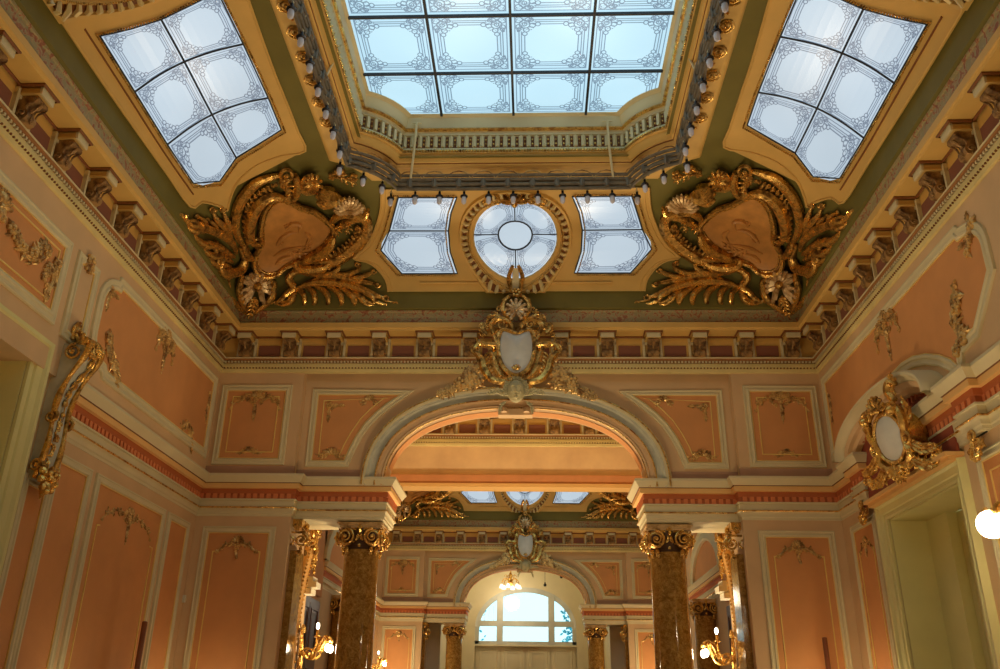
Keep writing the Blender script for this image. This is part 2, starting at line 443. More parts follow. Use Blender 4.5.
def cornice(pre, y0, y1, w, cs_end, cs_side, n0):
    path = [(w, y0), (w, y1), (-w, y1), (-w, y0)]
    sweepS('trim_%d' % n0, path, [(-.05, 5.70), (-.03, 5.695), (-.035, 5.67), (-.05, 5.66), (-.05, 5.50), (-.03, 5.495), (-.03, 5.48)], BAND)
    sweepS('trim_%d' % (n0+1), path, [(-.05, 5.482), (0, 5.475), (0, 5.39), (-.02, 5.38), (-.03, 5.355), (-.303, 5.355), (-.303, 4.99)], YEL)
    sweepS('trim_%d' % (n0+2), path, [(-.31, 5.005), (-.25, 5.0), (-.235, 4.99), (-.24, 4.972)], CREAM)
    sweepS('trim_%d' % (n0+3), path, [(-.245, 4.974), (-.26, 4.965), (-.262, 4.945), (-.285, 4.94), (-.285, 4.895)], mat('brown_dentil_ground', srgb(168, 116, 60), .6))
    sweepS('trim_%d' % (n0+4), path, [(-.27, 4.90), (-.262, 4.885), (-.27, 4.83), (-.285, 4.82), (-.275, 4.81), (-.285, 4.765), (-.30, 4.755), (-.33, 4.75)], mat('green_cream_moulding', srgb(228, 206, 132), .6))
    # the two rows of small beads and dentils
    g = G(); 
    def row(z, o, r, st):
        L7 = min(9.5, y1-y0-.1)
        for a, b in (((w-o, y1-o-L7), (w-o, y1-o)), ((w-o, y1-o), (-w+o, y1-o)), ((-w+o, y1-o), (-w+o, y1-o-L7))):
            n = max(1, int(hypot(b[0]-a[0], b[1]-a[1])/st))
            for i in range(n):
                t = (i+.5)/n; x, y = a[0]+(b[0]-a[0])*t, a[1]+(b[1]-a[1])*t
                g.box(x-r, y-r, z-r, x+r, y+r, z+r)
    row(4.925, -.27, .013, .052); struct('trim_%d' % (n0+5), g, CREAM)
    g = G(); row(4.825, -.272, .009, .05); struct('trim_%d' % (n0+6), g, YELD)
    # brown moulding wrapping round the corbels
    pe = [(-x, y1+.28-d) for x, d in cren(-w-.28, w+.28, sorted(cs_end), .125, .235)]
    pr = [(w+.28-d, y) for y, d in cren(y0, y1+.28, sorted(cs_side), .125, .235)] if cs_side else []
    pl = [(-x, y) for x, y in reversed(pr)]
    prof = [(0, 5.36), (.014, 5.355), (.016, 5.338), (.004, 5.33), (0, 5.325)]
    g = G(); g.sweep(XY, pe, prof)
    if pr: g.sweep(XY, pr, prof); g.sweep(XY, pl, prof)
    struct('trim_%d' % (n0+7), g, YELD)
    # mauve panels between corbels
    g = G(); ce = sorted(cs_end)
    for a, b in zip(ce, ce[1:]): g.box(a+.185, y1+.285, 5.03, b-.185, y1+.32, 5.20)
    if cs_side:
        c2 = sorted(cs_side)
        for a, b in zip(c2, c2[1:]):
            for sg in (-1, 1): g.box(sg*(w+.285), a+.185, 5.03, sg*(w+.32), b-.185, 5.20)
    struct('trim_%d' % (n0+8), g, MAUVED)

def ceiling(name, y0, y1):
    g = G(); os = [0, .01, .03, .06, .1, .16, .24, .34, .46, .6, .76, .94, 1.14, 1.36, 1.6, 1.84, 2.05, 2.27]
    zs = [5.9+0*o if o == 0 else cz(o) for o in os]
    rows = []
    def loop(o, z, n=14):
        x, ya, yb = WX-o, y0+o, y1-o; r = []
        for (ax, ay), (bx, by) in (((x, ya), (x, yb)), ((x, yb), (-x, yb)), ((-x, yb), (-x, ya)), ((-x, ya), (x, ya))):
            r += [(ax+(bx-ax)*k/n, ay+(by-ay)*k/n, z) for k in range(n)]
        return r
    rows = [loop(-.06, 5.68), loop(-.05, 5.70), loop(0, 5.72), loop(0, 5.9)]+[loop(o, z) for o, z in zip(os[1:], zs[1:])]
    g.grid(rows, cu=True); return struct(name, g, OLIVE)

def end_wall(dy, tagn):
    Y = 12.62+dy; g = G()
    inner = curve(1.945, 1.20); outer = []
    for i, (x, z) in enumerate(inner):
        dx, dz = x, z-3.02+.0001; k = min(3.28/abs(dx) if abs(dx) > 1e-6 else 99, (5.6-3.02)/dz if dz > 1e-6 else 99); outer.append((dx*k, 3.02+dz*k))
    # keep the two upper corners square
    outer[min(range(NA+1), key=lambda i: abs(outer[i][0]-3.28)+abs(outer[i][1]-5.6))] = (3.28, 5.6)
    outer[min(range(NA+1), key=lambda i: abs(outer[i][0]+3.28)+abs(outer[i][1]-5.6))] = (-3.28, 5.6)
    def row(c, y): return [(x, y, z) for x, z in c]
    g.grid([row(outer, Y), row(inner, Y), row(inner, Y+.36), row(outer, Y+.36)])
    for sg in (-1, 1):
        g.box(sg*1.96, Y+.06, 2.9, sg*3.3, Y+.80, 3.12)
        g.box(sg*3.28, Y-.17, 3.0, sg*5.2, Y+.8, 5.62)
        g.box(sg*3.26, Y-.12, FLOOR, sg*5.2, Y+.8, 3.05)
    struct('wall_'+tagn, g, PINK)
    # archivolt, built as bands between the inner and the outer arch line
    F = wallY(Y)
    def bands(name, ts, m):
        g = G(); I, O = curve(1.945, 1.20), curve(2.30, 1.55)
        g.grid([[F(i[0]+(o[0]-i[0])*t, i[1]+(o[1]-i[1])*t, h) for i, o in zip(I, O)] for t, h in ts]); return g
    ar = struct('trim_%d' % (97+(dy > 1)), bands('', [(-.0, -.02), (0, .06), (.1, .085), (.16, .06), (.3, .06), (.36, .10), (.40, .10)], 0), PINK)
    struct('arch_hollow', bands('', [(.40, .10), (.44, .06), (.55, .045), (.66, .05), (.72, .075), (.76, .075), (.8, .09)], 0), BLUEG, ar)
    struct('arch_outer_roll', bands('', [(.8, .09), (.84, .13), (.93, .14), (.98, .11), (1.0, .06), (1.04, .05), (1.06, 0)], 0), CREAM, ar)
    g = G(); I, O = curve(1.945, 1.20), curve(2.30, 1.55)
    for t, h, r in ((.38, .105, .011), (.90, .145, .012), (.02, .065, .009)):
        g.tube([F(i[0]+(o[0]-i[0])*t, i[1]+(o[1]-i[1])*t, h) for i, o in zip(I, O)], r, 5)
    struct('arch_gilt_line', g, GILTB, ar)
    # panelled underside of the arch
    g = G()
    for a, b, m in ((.06, .30, 0),):
        g.grid([[(x*.992, Y+y, 3.02+(z-3.02)*.992) for x, z in I[3:-3]] for y in (a, a+.02, b-.02, b)])
    struct('soffit_panel', g, PEACH, ar)

ENT = dict(
  cream=[[(-.05, 3.145), (.17, 3.135), (.175, 3.10), (.15, 3.07), (.125, 3.03), (.115, 3.012)], [(.03, 2.79), (.055, 2.785), (.055, 2.765), (.035, 2.76), (.03, 2.67)], [(.05, 2.648), (.03, 2.635), (.02, 2.62), (.02, 2.58), (.008, 2.565), (.008, 2.535), (-.06, 2.53), (-.4, 2.53)]],
  light=[[(.10, 3.005), (.10, 2.935), (.05, 2.93)]],
  brown=[[(.115, 3.013), (.10, 3.004)]],
  orange=[[(.052, 2.931), (.045, 2.86), (.03, 2.855), (.03, 2.785)]],
  gold=[[(.03, 2.672), (.055, 2.668), (.06, 2.655), (.05, 2.647)]])
def entabl(path, n0, lab=None, dent=True):
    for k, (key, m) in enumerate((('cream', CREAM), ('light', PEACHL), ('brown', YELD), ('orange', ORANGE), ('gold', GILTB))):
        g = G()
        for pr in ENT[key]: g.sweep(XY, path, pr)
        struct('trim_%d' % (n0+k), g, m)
    if dent:
        g = G()
        for a, b in zip(path, path[1:]):
            L = hypot(b[0]-a[0], b[1]-a[1]); 
            if L < .3: continue
            d = ((b[0]-a[0])/L, (b[1]-a[1])/L); nn = (-d[1], d[0]); n = int(L/.095)
            for i in range(n):
                s = (i+.5)*L/n; x, y = a[0]+d[0]*s+nn[0]*.038, a[1]+d[1]*s+nn[1]*.038
                dx, dy_ = abs(d[0])*.03+abs(nn[0])*.014, abs(d[1])*.03+abs(nn[1])*.014
                g.box(x-dx, y-dy_, 2.79, x+dx, y+dy_, 2.86)
        struct('trim_%d' % (n0+5), g, mat('orange_dentil_paint', srgb(224, 134, 76), .7))

# ---- first hall
ceiling('ceiling', -.3, YB)
cornice('near', -.3, YB, WX, CB, CS, 10)
end_wall(0, 'back')
YF = 12.5
entabl([(4.72, 11.22), (4.58, 11.22), (4.58, 11.56), (4.66, 11.56), (4.66, YF), (3.26, YF), (3.26, 12.67), (1.93, 12.67), (1.93, 13.49), (3.4, 13.49)], 20)
entabl([(-3.4, 13.49), (-1.93, 13.49), (-1.93, 12.67), (-3.26, 12.67), (-3.26, YF), (-4.66, YF), (-4.66, 8.46)], 26)
entabl([(4.66, -.6), (4.66, 8.10), (4.57, 8.10), (4.57, 8.46), (4.63, 8.46), (4.63, 9.35)], 32)
g = G(); g.box(4.58, 8.12, 2.54, 4.7, 8.45, 3.12); g.box(4.59, 11.23, 2.54, 4.7, 11.55, 3.12); struct('wall_right', g, CREAM)
# soffit blocks under the entablature, over the columns
g = G()
for sg in (-1, 1): g.box(sg*1.95, 12.69, 2.54, sg*3.3, 13.47, 3.05)
struct('trim_91', g, CREAM)
# side walls with their door openings
def side_wall(name, sg, holes, y0=-1, y1=13.4):
    g = G(); x1 = sg*5.3
    def b(ya, yb, za, zb, x): g.box(x, ya, za, x1, yb, zb)
    ya = y0
    for (ha, hb, hz) in holes:
        b(ya, ha, FLOOR, 3.1, sg*4.66); b(ha, hb, hz, 3.1, sg*4.66); ya = hb
    b(ya, y1, FLOOR, 3.1, sg*4.66); b(y0, y1, 3.05, 5.7, sg*4.60)
    struct(name, g, PINK, smooth=False)
side_wall('wall_left', -1, [(4.9, 7.68, 3.08)])
side_wall('wall_right', 1, [(8.93, 10.86, 2.22)])
g = G(); g.box(-5.3, -1.2, FLOOR, 5.3, -.9, 5.9); struct('wall_front', g, PINK)
g = G(); g.box(-6, -1.3, 8.4, 6, 13.5, 8.5); struct('roof_slab', g, PINK)

# ---- passage bay between the halls
g = G()
for sg in (-1, 1):
    g.box(sg*3.30, 13.40, FLOOR, sg*5.3, 14.0, 5.7); g.box(sg*4.66, 13.9, FLOOR, sg*5.3, 16.7, 5.7)
struct('wall_side', g, PINK)
cornice('bay', 13.9, 16.19, 4.35, [.69*k for k in range(-4, 5)], [], 40)
g = G(); g.box(-4.7, 16.5, 3.94, 4.7, 16.76, 5.75)
for sg in (-1, 1): g.box(sg*4.66, 16.5, FLOOR, sg*5.3, 16.76, 5.75)
struct('beam', g, mat('pale_peach_beam', srgb(250, 206, 148), .7))
g = G(); g.box(-4.66, 16.44, 3.99, 4.66, 16.52, 4.17); struct('trim_50', g, mat('orange_ochre_paint', srgb(222, 150, 92), .7))
g = G(); g.box(-4.66, 16.42, 3.93, 4.66, 16.8, 4.0); struct('trim_51', g, PEACHL)
g = G(); g.box(-4.9, 13.3, 5.7, 4.9, 16.8, 5.8); struct('ceiling', g, CREAM)

# ---- second hall
ceiling('ceiling', 17.05, YB+DY)
cornice('far', 17.05, YB+DY, WX, CB, [c for c in [28.34-.69-.69*k for k in range(0, 15)]], 60)
end_wall(DY, 'far')
entabl([(4.9, 20.6), (4.66, 20.6), (4.66, YF+DY), (3.26, YF+DY), (3.26, 12.67+DY), (1.93, 12.67+DY), (1.93, 13.49+DY), (3.4, 13.49+DY)], 70)
entabl([(-3.4, 13.49+DY), (-1.93, 13.49+DY), (-1.93, 12.67+DY), (-3.26, 12.67+DY), (-3.26, YF+DY), (-4.66, YF+DY), (-4.66, 20.6), (-4.9, 20.6)], 76)
g = G()
for sg in (-1, 1): g.box(sg*1.95, 12.69+DY, 2.54, sg*3.3, 13.47+DY, 3.05)
struct('trim_92', g, CREAM)
g = G()
for sg in (-1, 1):
    g.box(sg*4.66, 16.7, FLOOR, sg*5.3, 29.8, 3.1); g.box(sg*4.60, 16.7, 3.05, sg*5.3, 29.8, 5.7)
struct('wall_side', g, PINK)
g = G(); g.box(-6, 16.6, 8.4, 6, 29.8, 8.5); g.box(-6, 13, 6.9, 6, 17, 7.0); struct('roof_slab', g, PINK)

# ---- garden room with the arched window
V = [arcpt(2.75, 1.75, pi*i/NA) for i in range(NA+1)]
g = G(); g.grid([[(x, y, z) for x, z in V] for y in (29.75, 31, 32.02)])
struct('ceiling', g, WHITE)
g = G()
for sg in (-1, 1): g.box(sg*2.75, 29.7, FLOOR, sg*5.3, 32.3, 3.1)
struct('wall_side', g, WHITE)
WA = [arcpt(1.78, 1.36, pi*i/NA, 2.66, 2.0) for i in range(NA+1)]
outer = []
for i, (x, z) in enumerate(WA):
    t = pi*i/NA; dx, dz = cos(t), sin(t)+1e-5; k = min(3.2/abs(dx) if abs(dx) > 1e-6 else 99, 2.8/dz); outer.append((dx*k, 2.66+dz*k))
g = G(); g.grid([[(x, 32.0, z) for x, z in outer], [(x, 32.0, z) for x, z in WA], [(x, 32.3, z) for x, z in WA]])
for sg in (-1, 1): g.box(sg*1.78, 32.0, FLOOR, sg*3.2, 32.3, 2.67)
struct('wall_end', g, WHITE)
# the window itself
wf = G(); F = wallY(32.1)
wf.sweep(F, list(reversed(WA)), [(0, -.12), (0, .05), (-.05, .06), (-.12, .03), (-.12, -.06)]) if False else None
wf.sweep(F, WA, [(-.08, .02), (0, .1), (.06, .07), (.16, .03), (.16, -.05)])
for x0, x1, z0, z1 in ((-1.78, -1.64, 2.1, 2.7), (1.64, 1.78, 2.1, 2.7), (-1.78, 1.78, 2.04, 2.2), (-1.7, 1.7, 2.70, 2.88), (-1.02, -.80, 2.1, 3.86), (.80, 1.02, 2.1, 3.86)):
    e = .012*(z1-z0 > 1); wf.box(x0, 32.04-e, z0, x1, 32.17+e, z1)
win = struct('window_1', wf, mat('shaded_white_frame', srgb(214, 218, 206), .4))  # cool grey tint puts the frame's shading into its paint
m = N('window_pane_glass'); tr = m.n('BsdfTransparent'); gs = m.n('BsdfGlossy', i_Roughness=.05); mx = m.n('MixShader'); mx.inputs[0].default_value = .02
m.l(tr.outputs[0], mx.inputs[1]); m.l(gs.outputs[0], mx.inputs[2]); m.l(mx.outputs[0], m.out.inputs[0])
g = G(); g.prism(wallY(32.12), [(-1.7, 2.12)]+[(x*.97, 2.66+(z-2.66)*.97) for x, z in reversed(WA)]+[(1.7, 2.12)], 0, .006)
struct('window_pane', g, m.m, win)
g = G()
for k in range(5): 
    x = -1.62+.16*k; g.box(x-.006, 32.08, 2.86, x+.006, 32.1, 3.3+.05*k)
struct('glazing_bar', g, WHITE, win)
# double door under it
def door_leaf(g, F, u0, u1, z0, z1, h, rows=2):
    g.prism(F, [(u0, z0), (u1, z0), (u1, z1), (u0, z1)], h-.05, h)
    H = (z1-z0)/rows
    for r in range(rows):
        q = [(u0+.1, z0+H*r+.1), (u1-.1, z0+H*r+.1), (u1-.1, z0+H*(r+1)-.1), (u0+.1, z0+H*(r+1)-.1)]
        g.sweep(F, q, [(0, h), (.01, h+.02), (.03, h+.022), (.045, h+.004), (.08, h+.002), (.1, h+.015), (.12, h+.016)], True)
g = G(); F = wallY(32.15)
for k in range(4): door_leaf(g, F, -1.74+.87*k+.01, -1.74+.87*(k+1)-.01, FLOOR, 2.04, 0, 2)
g.box(-1.8, 32.2, FLOOR, 1.8, 32.28, 2.1); g.box(-1.78, 32.02, 2.03, 1.78, 32.14, 2.08)  # wide box is an added back panel stopping sky light between the leaves
dr = struct('door_1', g, WHITE)
g = G(); g.ell((.06, 32.02, -.55), .03, nu=8); struct('door_handle', g, GILTB, dr)

# ---- right hand door with panelled leaf, deep reveal and casing
g = G(); F = Fr(lambda u, v, h: Vector((5.22-h, u, v)))
door_leaf(g, F, 8.93, 9.62, FLOOR, 2.2, 0, 2); door_leaf(g, F, 9.64, 10.3, FLOOR, 2.2, 0, 2)
g.box(5.1, 10.3, FLOOR, 5.25, 10.86, 2.22)
d2 = struct('door_2', g, DOORP)
g = G(); g.ell((5.13, 9.66, -.5), .035, nu=8); struct('door_handle', g, GILTB, d2)
g = G(); g.box(4.665, 10.845, FLOOR, 5.2, 10.87, 2.22); g.box(4.665, 8.92, FLOOR, 5.2, 8.94, 2.22); g.box(4.665, 8.92, 2.2, 5.2, 10.87, 2.23); struct('trim_93', g, DOORP)
CAS = [(0, -.02), (0, .03), (-.03, .035), (-.04, .02), (-.07, .02), (-.08, .04), (-.15, .05), (-.17, .08), (-.2, .085), (-.21, .0)]
g = G(); g.sweep(wallR(4.66), [(10.86, FLOOR), (10.86, 2.22), (8.93, 2.22), (8.93, FLOOR)], CAS); struct('trim_94', g, DOORP)
g = G(); g.sweep(wallL(-4.66), [(4.9, 3.08), (4.9, FLOOR)], [(0, 0), (0, .05)]) if False else None
g.sweep(wallL(-4.66), [(7.68, FLOOR), (7.68, 3.08), (4.9, 3.08), (4.9, FLOOR)], [(o*1.25, h) for o, h in CAS]); struct('trim_95', g, DOORP)
g = G(); F = Fr(lambda u, v, h: Vector((-5.2+h, u, v)))
door_leaf(g, F, 4.9, 6.28, FLOOR, 3.05, 0, 3); door_leaf(g, F, 6.3, 7.68, FLOOR, 3.05, 0, 3); struct('door_3', g, DOORP)
g = G(); g.box(-5.2, 7.665, FLOOR, -4.665, 7.69, 3.08); g.box(-5.2, 4.9, 3.06, -4.665, 7.68, 3.085); struct('trim_96', g, DOORP)
# upper pilaster edges of the side bays and pale skirting of the upper wall (mauve)
g = G()
for sg in (-1, 1): g.box(sg*3.27, 12.43, 3.13, sg*4.61, 12.47, 3.27); g.box(sg*2.0, 12.6, 3.1, sg*3.28, 12.64, 3.26)
for sg in (-1, 1): g.box(sg*3.27, 12.43+DY, 3.13, sg*4.61, 12.47+DY, 3.27); g.box(sg*2.0, 12.6+DY, 3.1, sg*3.28, 12.64+DY, 3.26)
struct('trim_90', g, MAUVE)

# ================================================================== CEILING LIGHTS
ORD = 'first second third fourth fifth sixth seventh eighth ninth tenth eleventh twelfth thirteenth fourteenth fifteenth sixteenth'.split()
def ringloop(w, y0, y1, c, sag, z, n=6, m=10):
    """rectangle with four corners cut by arcs that bulge inwards, counter-clockwise"""
    r = []
    def arc(p, q, inn):
        o = []
        for i in range(n+1):
            t = i/n; x, y = p[0]+(q[0]-p[0])*t, p[1]+(q[1]-p[1])*t; s = sag*4*t*(1-t)/sqrt(2); o.append((x+inn[0]*s, y+inn[1]*s, z))
        return o
    def seg(p, q): return [(p[0]+(q[0]-p[0])*k/m, p[1]+(q[1]-p[1])*k/m, z) for k in range(1, m)]
    a = [(w, y0+c), (w, y1-c)]; b = [(w-c, y1), (-w+c, y1)]; d = [(-w, y1-c), (-w, y0+c)]; e = [(-w+c, y0), (w-c, y0)]
    r += seg(*a)+arc(a[1], b[0], (-1, -1))+seg(*b)+arc(b[1], d[0], (1, -1))+seg(*d)+arc(d[1], e[0], (1, 1))+seg(*e)+arc(e[1], a[0], (-1, 1))
    return r
CY = 5.92                      # middle of the first hall's ceiling
def ring(o, z, cut=.5, sag=.07):
    """o = distance of the loop from the cornice line"""
    return ringloop(WX-o, 2*CY-(YB-o), YB-o, cut, sag, z)
def patch(g, F, Lp, Rp, h, nu=8, seg=3, uv=False, dense=None):
    L, R_ = cat(Lp, seg) if len(Lp) > 2 else cat(Lp, dense or 6), cat(Rp, seg) if len(Rp) > 2 else cat(Rp, dense or 6)
    rows = [[F(l.x+(r.x-l.x)*k/nu, l.y+(r.y-l.y)*k/nu, h) for k in range(nu+1)] for l, r in zip(L, R_)]
    g.grid(rows, uv=uv)
def mirg(g):
    n = len(g.v); g.v += [(-x, y, z) for x, y, z in g.v]; nf = len(g.f)
    g.f += [tuple(i+n for i in q)[::-1] for q in g.f[:nf]]
    if g.uv: g.uv += [q[::-1] for q in g.uv[:nf]]
    return g
PX = Fr(lambda u, v, h: cove_hit(u, v, h), .0132)

sky = thing('skylight', 'large central skylight of sixteen and more etched panes in a pierced cream well', 'skylight', (0, CY, 7.0))
g = G(); xs = [-1.94, -1.0, 0, 1.0, 1.94]; ys = [9.80, 8.93, 7.92, 6.91, 5.90, 4.89, 3.88, 2.92, 2.04]
for a, b in zip(xs, xs[1:]):
    for c, d in zip(ys, ys[1:]): g.grid([[(a, c, 7.6), (b, c, 7.6)], [(a, d, 7.6), (b, d, 7.6)]], uv=True)
part('glass', g, PANE_MAIN, sky, smooth=False)
g = G()
for x in xs[1:-1]: g.box(x-.016, 2.04, 7.555, x+.016, 9.79, 7.597)
for y in ys[1:-1]: g.box(-1.94, y-.014, 7.56, 1.94, y+.014, 7.596)
part('glazing_bar', g, LEAD, sky)
def rr(lst, cut=.5, sag=.07): 
    g = G(); g.grid([ring(o, z, cut, sag) for o, z in lst], cu=True); return g
part('ring_frame', rr([(1.73, 6.96), (1.76, 6.90), (1.79, 6.885), (1.83, 6.89), (1.85, 6.905), (2.06, 6.905), (2.08, 6.88), (2.12, 6.865), (2.16, 6.87), (2.175, 6.885)]), YEL, sky)
part('brown_line', rr([(2.172, 6.884), (2.182, 6.90)]), YELD, sky)  # narrow brown ochre line between ring frame and cyma
part('cyma_moulding', rr([(2.182, 6.90), (2.20, 6.90), (2.215, 6.93), (2.24, 6.965), (2.245, 7.0), (2.27, 7.005), (2.27, 7.06)]), YEL, sky)
part('well_wall', rr([(2.27, 7.055), (2.27, 7.085), (2.24, 7.09), (2.24, 7.295), (2.27, 7.30), (2.27, 7.34), (2.28, 7.35), (2.30, 7.42), (2.32, 7.56), (2.36, 7.59), (2.36, 7.62)]), CREAM, sky)
g = G(); P = ring(2.292, 7.375); g.tube([Vector(p) for p in P], .026, 6, closed=True); part('gilt_rim', g, GILTB, sky)
g = G(); P = ring(2.278, 7.035); P.append(P[0]); g.beads(P, .02, .04); part('bead_rope', g, GILT, sky)
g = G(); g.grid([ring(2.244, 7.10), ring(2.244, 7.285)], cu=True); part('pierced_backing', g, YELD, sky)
g = G(); gg = G(); P = ring(2.262, 7.19); P.append(P[0]); L = [Vector(p) for p in P]; d = 0; nx = .05; k = 0
for a, b in zip(L, L[1:]):
    s = (b-a).length
    while nx <= d+s:
        q = a.lerp(b, (nx-d)/s); t = (b-a).normalized(); n_ = Vector((-t.y, t.x, 0)); M_ = Matrix((t, n_, Vector((0, 0, 1)))).transposed()
        if k % 2: g.tube([q+Vector((0, 0, -.085)), q+Vector((0, 0, .09))], .030, 4)
        else:
            for zz in (-.04, .03): gg.ell(q+Vector((0, 0, zz)), .015, nu=5, nv=4)
        nx += .0537; k += 1
    d += s
part('fin_row', g, CREAM, sky); part('gilt_dart_row', gg, GILT, sky)
# rosettes on the flat ring beside each bulb
bulb_pos = []
for y in [9.0-.4*k for k in range(0, 15)]: bulb_pos += [(-2.16, y), (2.16, y)]
for k in range(-4, 5): bulb_pos.append((.337*k, 10.08))
for sg in (-1, 1): bulb_pos += [(sg*2.24, 9.36), (sg*1.98, 9.62), (sg*1.76, 9.82), (sg*1.69, 10.12)]
for x, y in bulb_pos:
    if abs(x) > 2.1 and y < 9.3:
        s = 1 if x > 0 else -1; c = (s*2.38, y+.02)
        rg = G()
        for r in (.095, .055): rg.tube([Vector((c[0]+r*cos(a*pi/5), c[1]+r*1.0*sin(a*pi/5), 6.892)) for a in range(10)], .012, 5, closed=True)
        rg.ell((c[0], c[1], 6.89), .022, nu=6, nv=4); rg.ell((s*2.36, y+.22, 6.895), .018, nu=6, nv=4)
        part('rosette', rg, GILT, sky)

# ---- iron ring of pipes that carries the bulbs
pr = thing('lamp_ring', 'dark iron ring of pipes hung below the central skylight', 'lamp ring', (0, CY, 6.62))
def oring(w, z, cut=.58, sag=.10, yo=0): return [Vector(p) for p in ringloop(w, 2*CY-10.02-(w-2.17)-yo, 10.02+(w-2.17)+yo, cut, sag, z)]
g = G()
for w, z, r in ((2.13, 6.71, .022), (2.14, 6.65, .024), (2.15, 6.58, .024), (2.17, 6.52, .024), (2.20, 6.66, .014), (2.20, 6.58, .014)): g.tube(oring(w, z), r, 6, closed=True)
part('pipe', g, IRON, pr)
g = G(); P = oring(2.165, 6.61); P.append(P[0]); d = 0; nx = .1; arcs = G()
for a, b in zip(P, P[1:]):
    s = (b-a).length
    while nx <= d+s:
        q = a.lerp(b, (nx-d)/s); t = (b-a).normalized(); n_ = Vector((-t.y, t.x, 0))
        g = G(); g.tube([q-n_*.055+Vector((0, 0, .03)), q-n_*.05+Vector((0, 0, -.075)), q+n_*.05+Vector((0, 0, -.075)), q+n_*.055+Vector((0, 0, .04))], .018, 5)
        g.ell(q+Vector((0, 0, -.02)), .06, .06, .075, nu=6, nv=4); part('clamp', g, IRON, pr)
        arcs.tube([q+t*(.16*cos(u*pi/6))+n_*.04+Vector((0, 0, .04+.13*sin(u*pi/6))) for u in range(7)], .009, 5)
        nx += .336
    d += s
part('scallop_wire', arcs, GILTD, pr)
for x, y in ((-1.41, 9.79), (1.36, 9.79)):
    g = G()
    g.tube([(x*.95, y, 7.46), (x*.96, y, 7.0), (x, 9.99, 6.66)], .018, 6)
    g.tube([(x*.95-.07, y, 7.45), (x*.95+.07, y, 7.45)], .012, 5); part('hanger_rod', g, CREAM, pr)
for sg in (-1, 1):
    for y in (7.97, 4.0): g = G(); g.tube([(sg*2.0, y, 7.2), (sg*2.06, y, 7.0), (sg*2.17, y, 6.66)], .014, 6); part('hanger_rod', g, CREAM, pr)
first = None
bulb_pos.sort(key=lambda p: (-p[1], p[0]))
vis = [p for p in bulb_pos if p[1] > 6.3 or True]
def bulb(loc, label):
    t = thing('hanging_bulb', label, 'light bulb', loc, 'unlit bulbs hanging from the iron ring')
    g = G(); x, y, z = loc; g.lathe([(.0, .0), (.016, 0), (.018, -.05), (.05, -.075), (.052, -.09), (.03, -.1), (0, -.1)], loc, 10); part('socket', g, BLACK, t)
    g = G(); g.lathe([(.0, -.095), (.03, -.1), (.036, -.14), (.03, -.185), (.012, -.205), (0, -.207)], loc, 10); part('bulb_glass', g, BULBOFF, t)
    g = G(); g.tube([(x, y, z), (x, y, z+.07)], .008, 5); g.ell((x, y, z+.005), .022, nu=6, nv=4); part('stem', g, CREAM, t)
    return t
endn = sorted([p for p in bulb_pos if p[1] > 10.05], key=lambda p: p[0])
def blabel(p):
    side = 'left' if p[0] < 0 else 'right'
    if p in endn: return 'frosted bulb on the far run of the iron ring, %s from the left' % ORD[endn.index(p)]
    if p[1] < 9.3:
        q = sorted([r for r in bulb_pos if r[1] < 9.3 and (r[0] < 0) == (p[0] < 0)], key=lambda r: -r[1]); return 'frosted bulb on the %s run of the iron ring, %s from the far corner' % (side, ORD[q.index(p)])
    q = sorted([r for r in bulb_pos if 9.3 < r[1] < 10.05 and (r[0] < 0) == (p[0] < 0)], key=lambda r: abs(r[0])); return 'frosted bulb at the %s cut corner of the iron ring, %s from the middle' % (side, ORD[q.index(p)])
for p in [q for q in bulb_pos if q[1] > 6.2]:
    loc = (p[0], p[1], 6.52)
    if first is None: first = bulb(loc, blabel(p))
    else: dup(first, blabel(p), loc=loc)

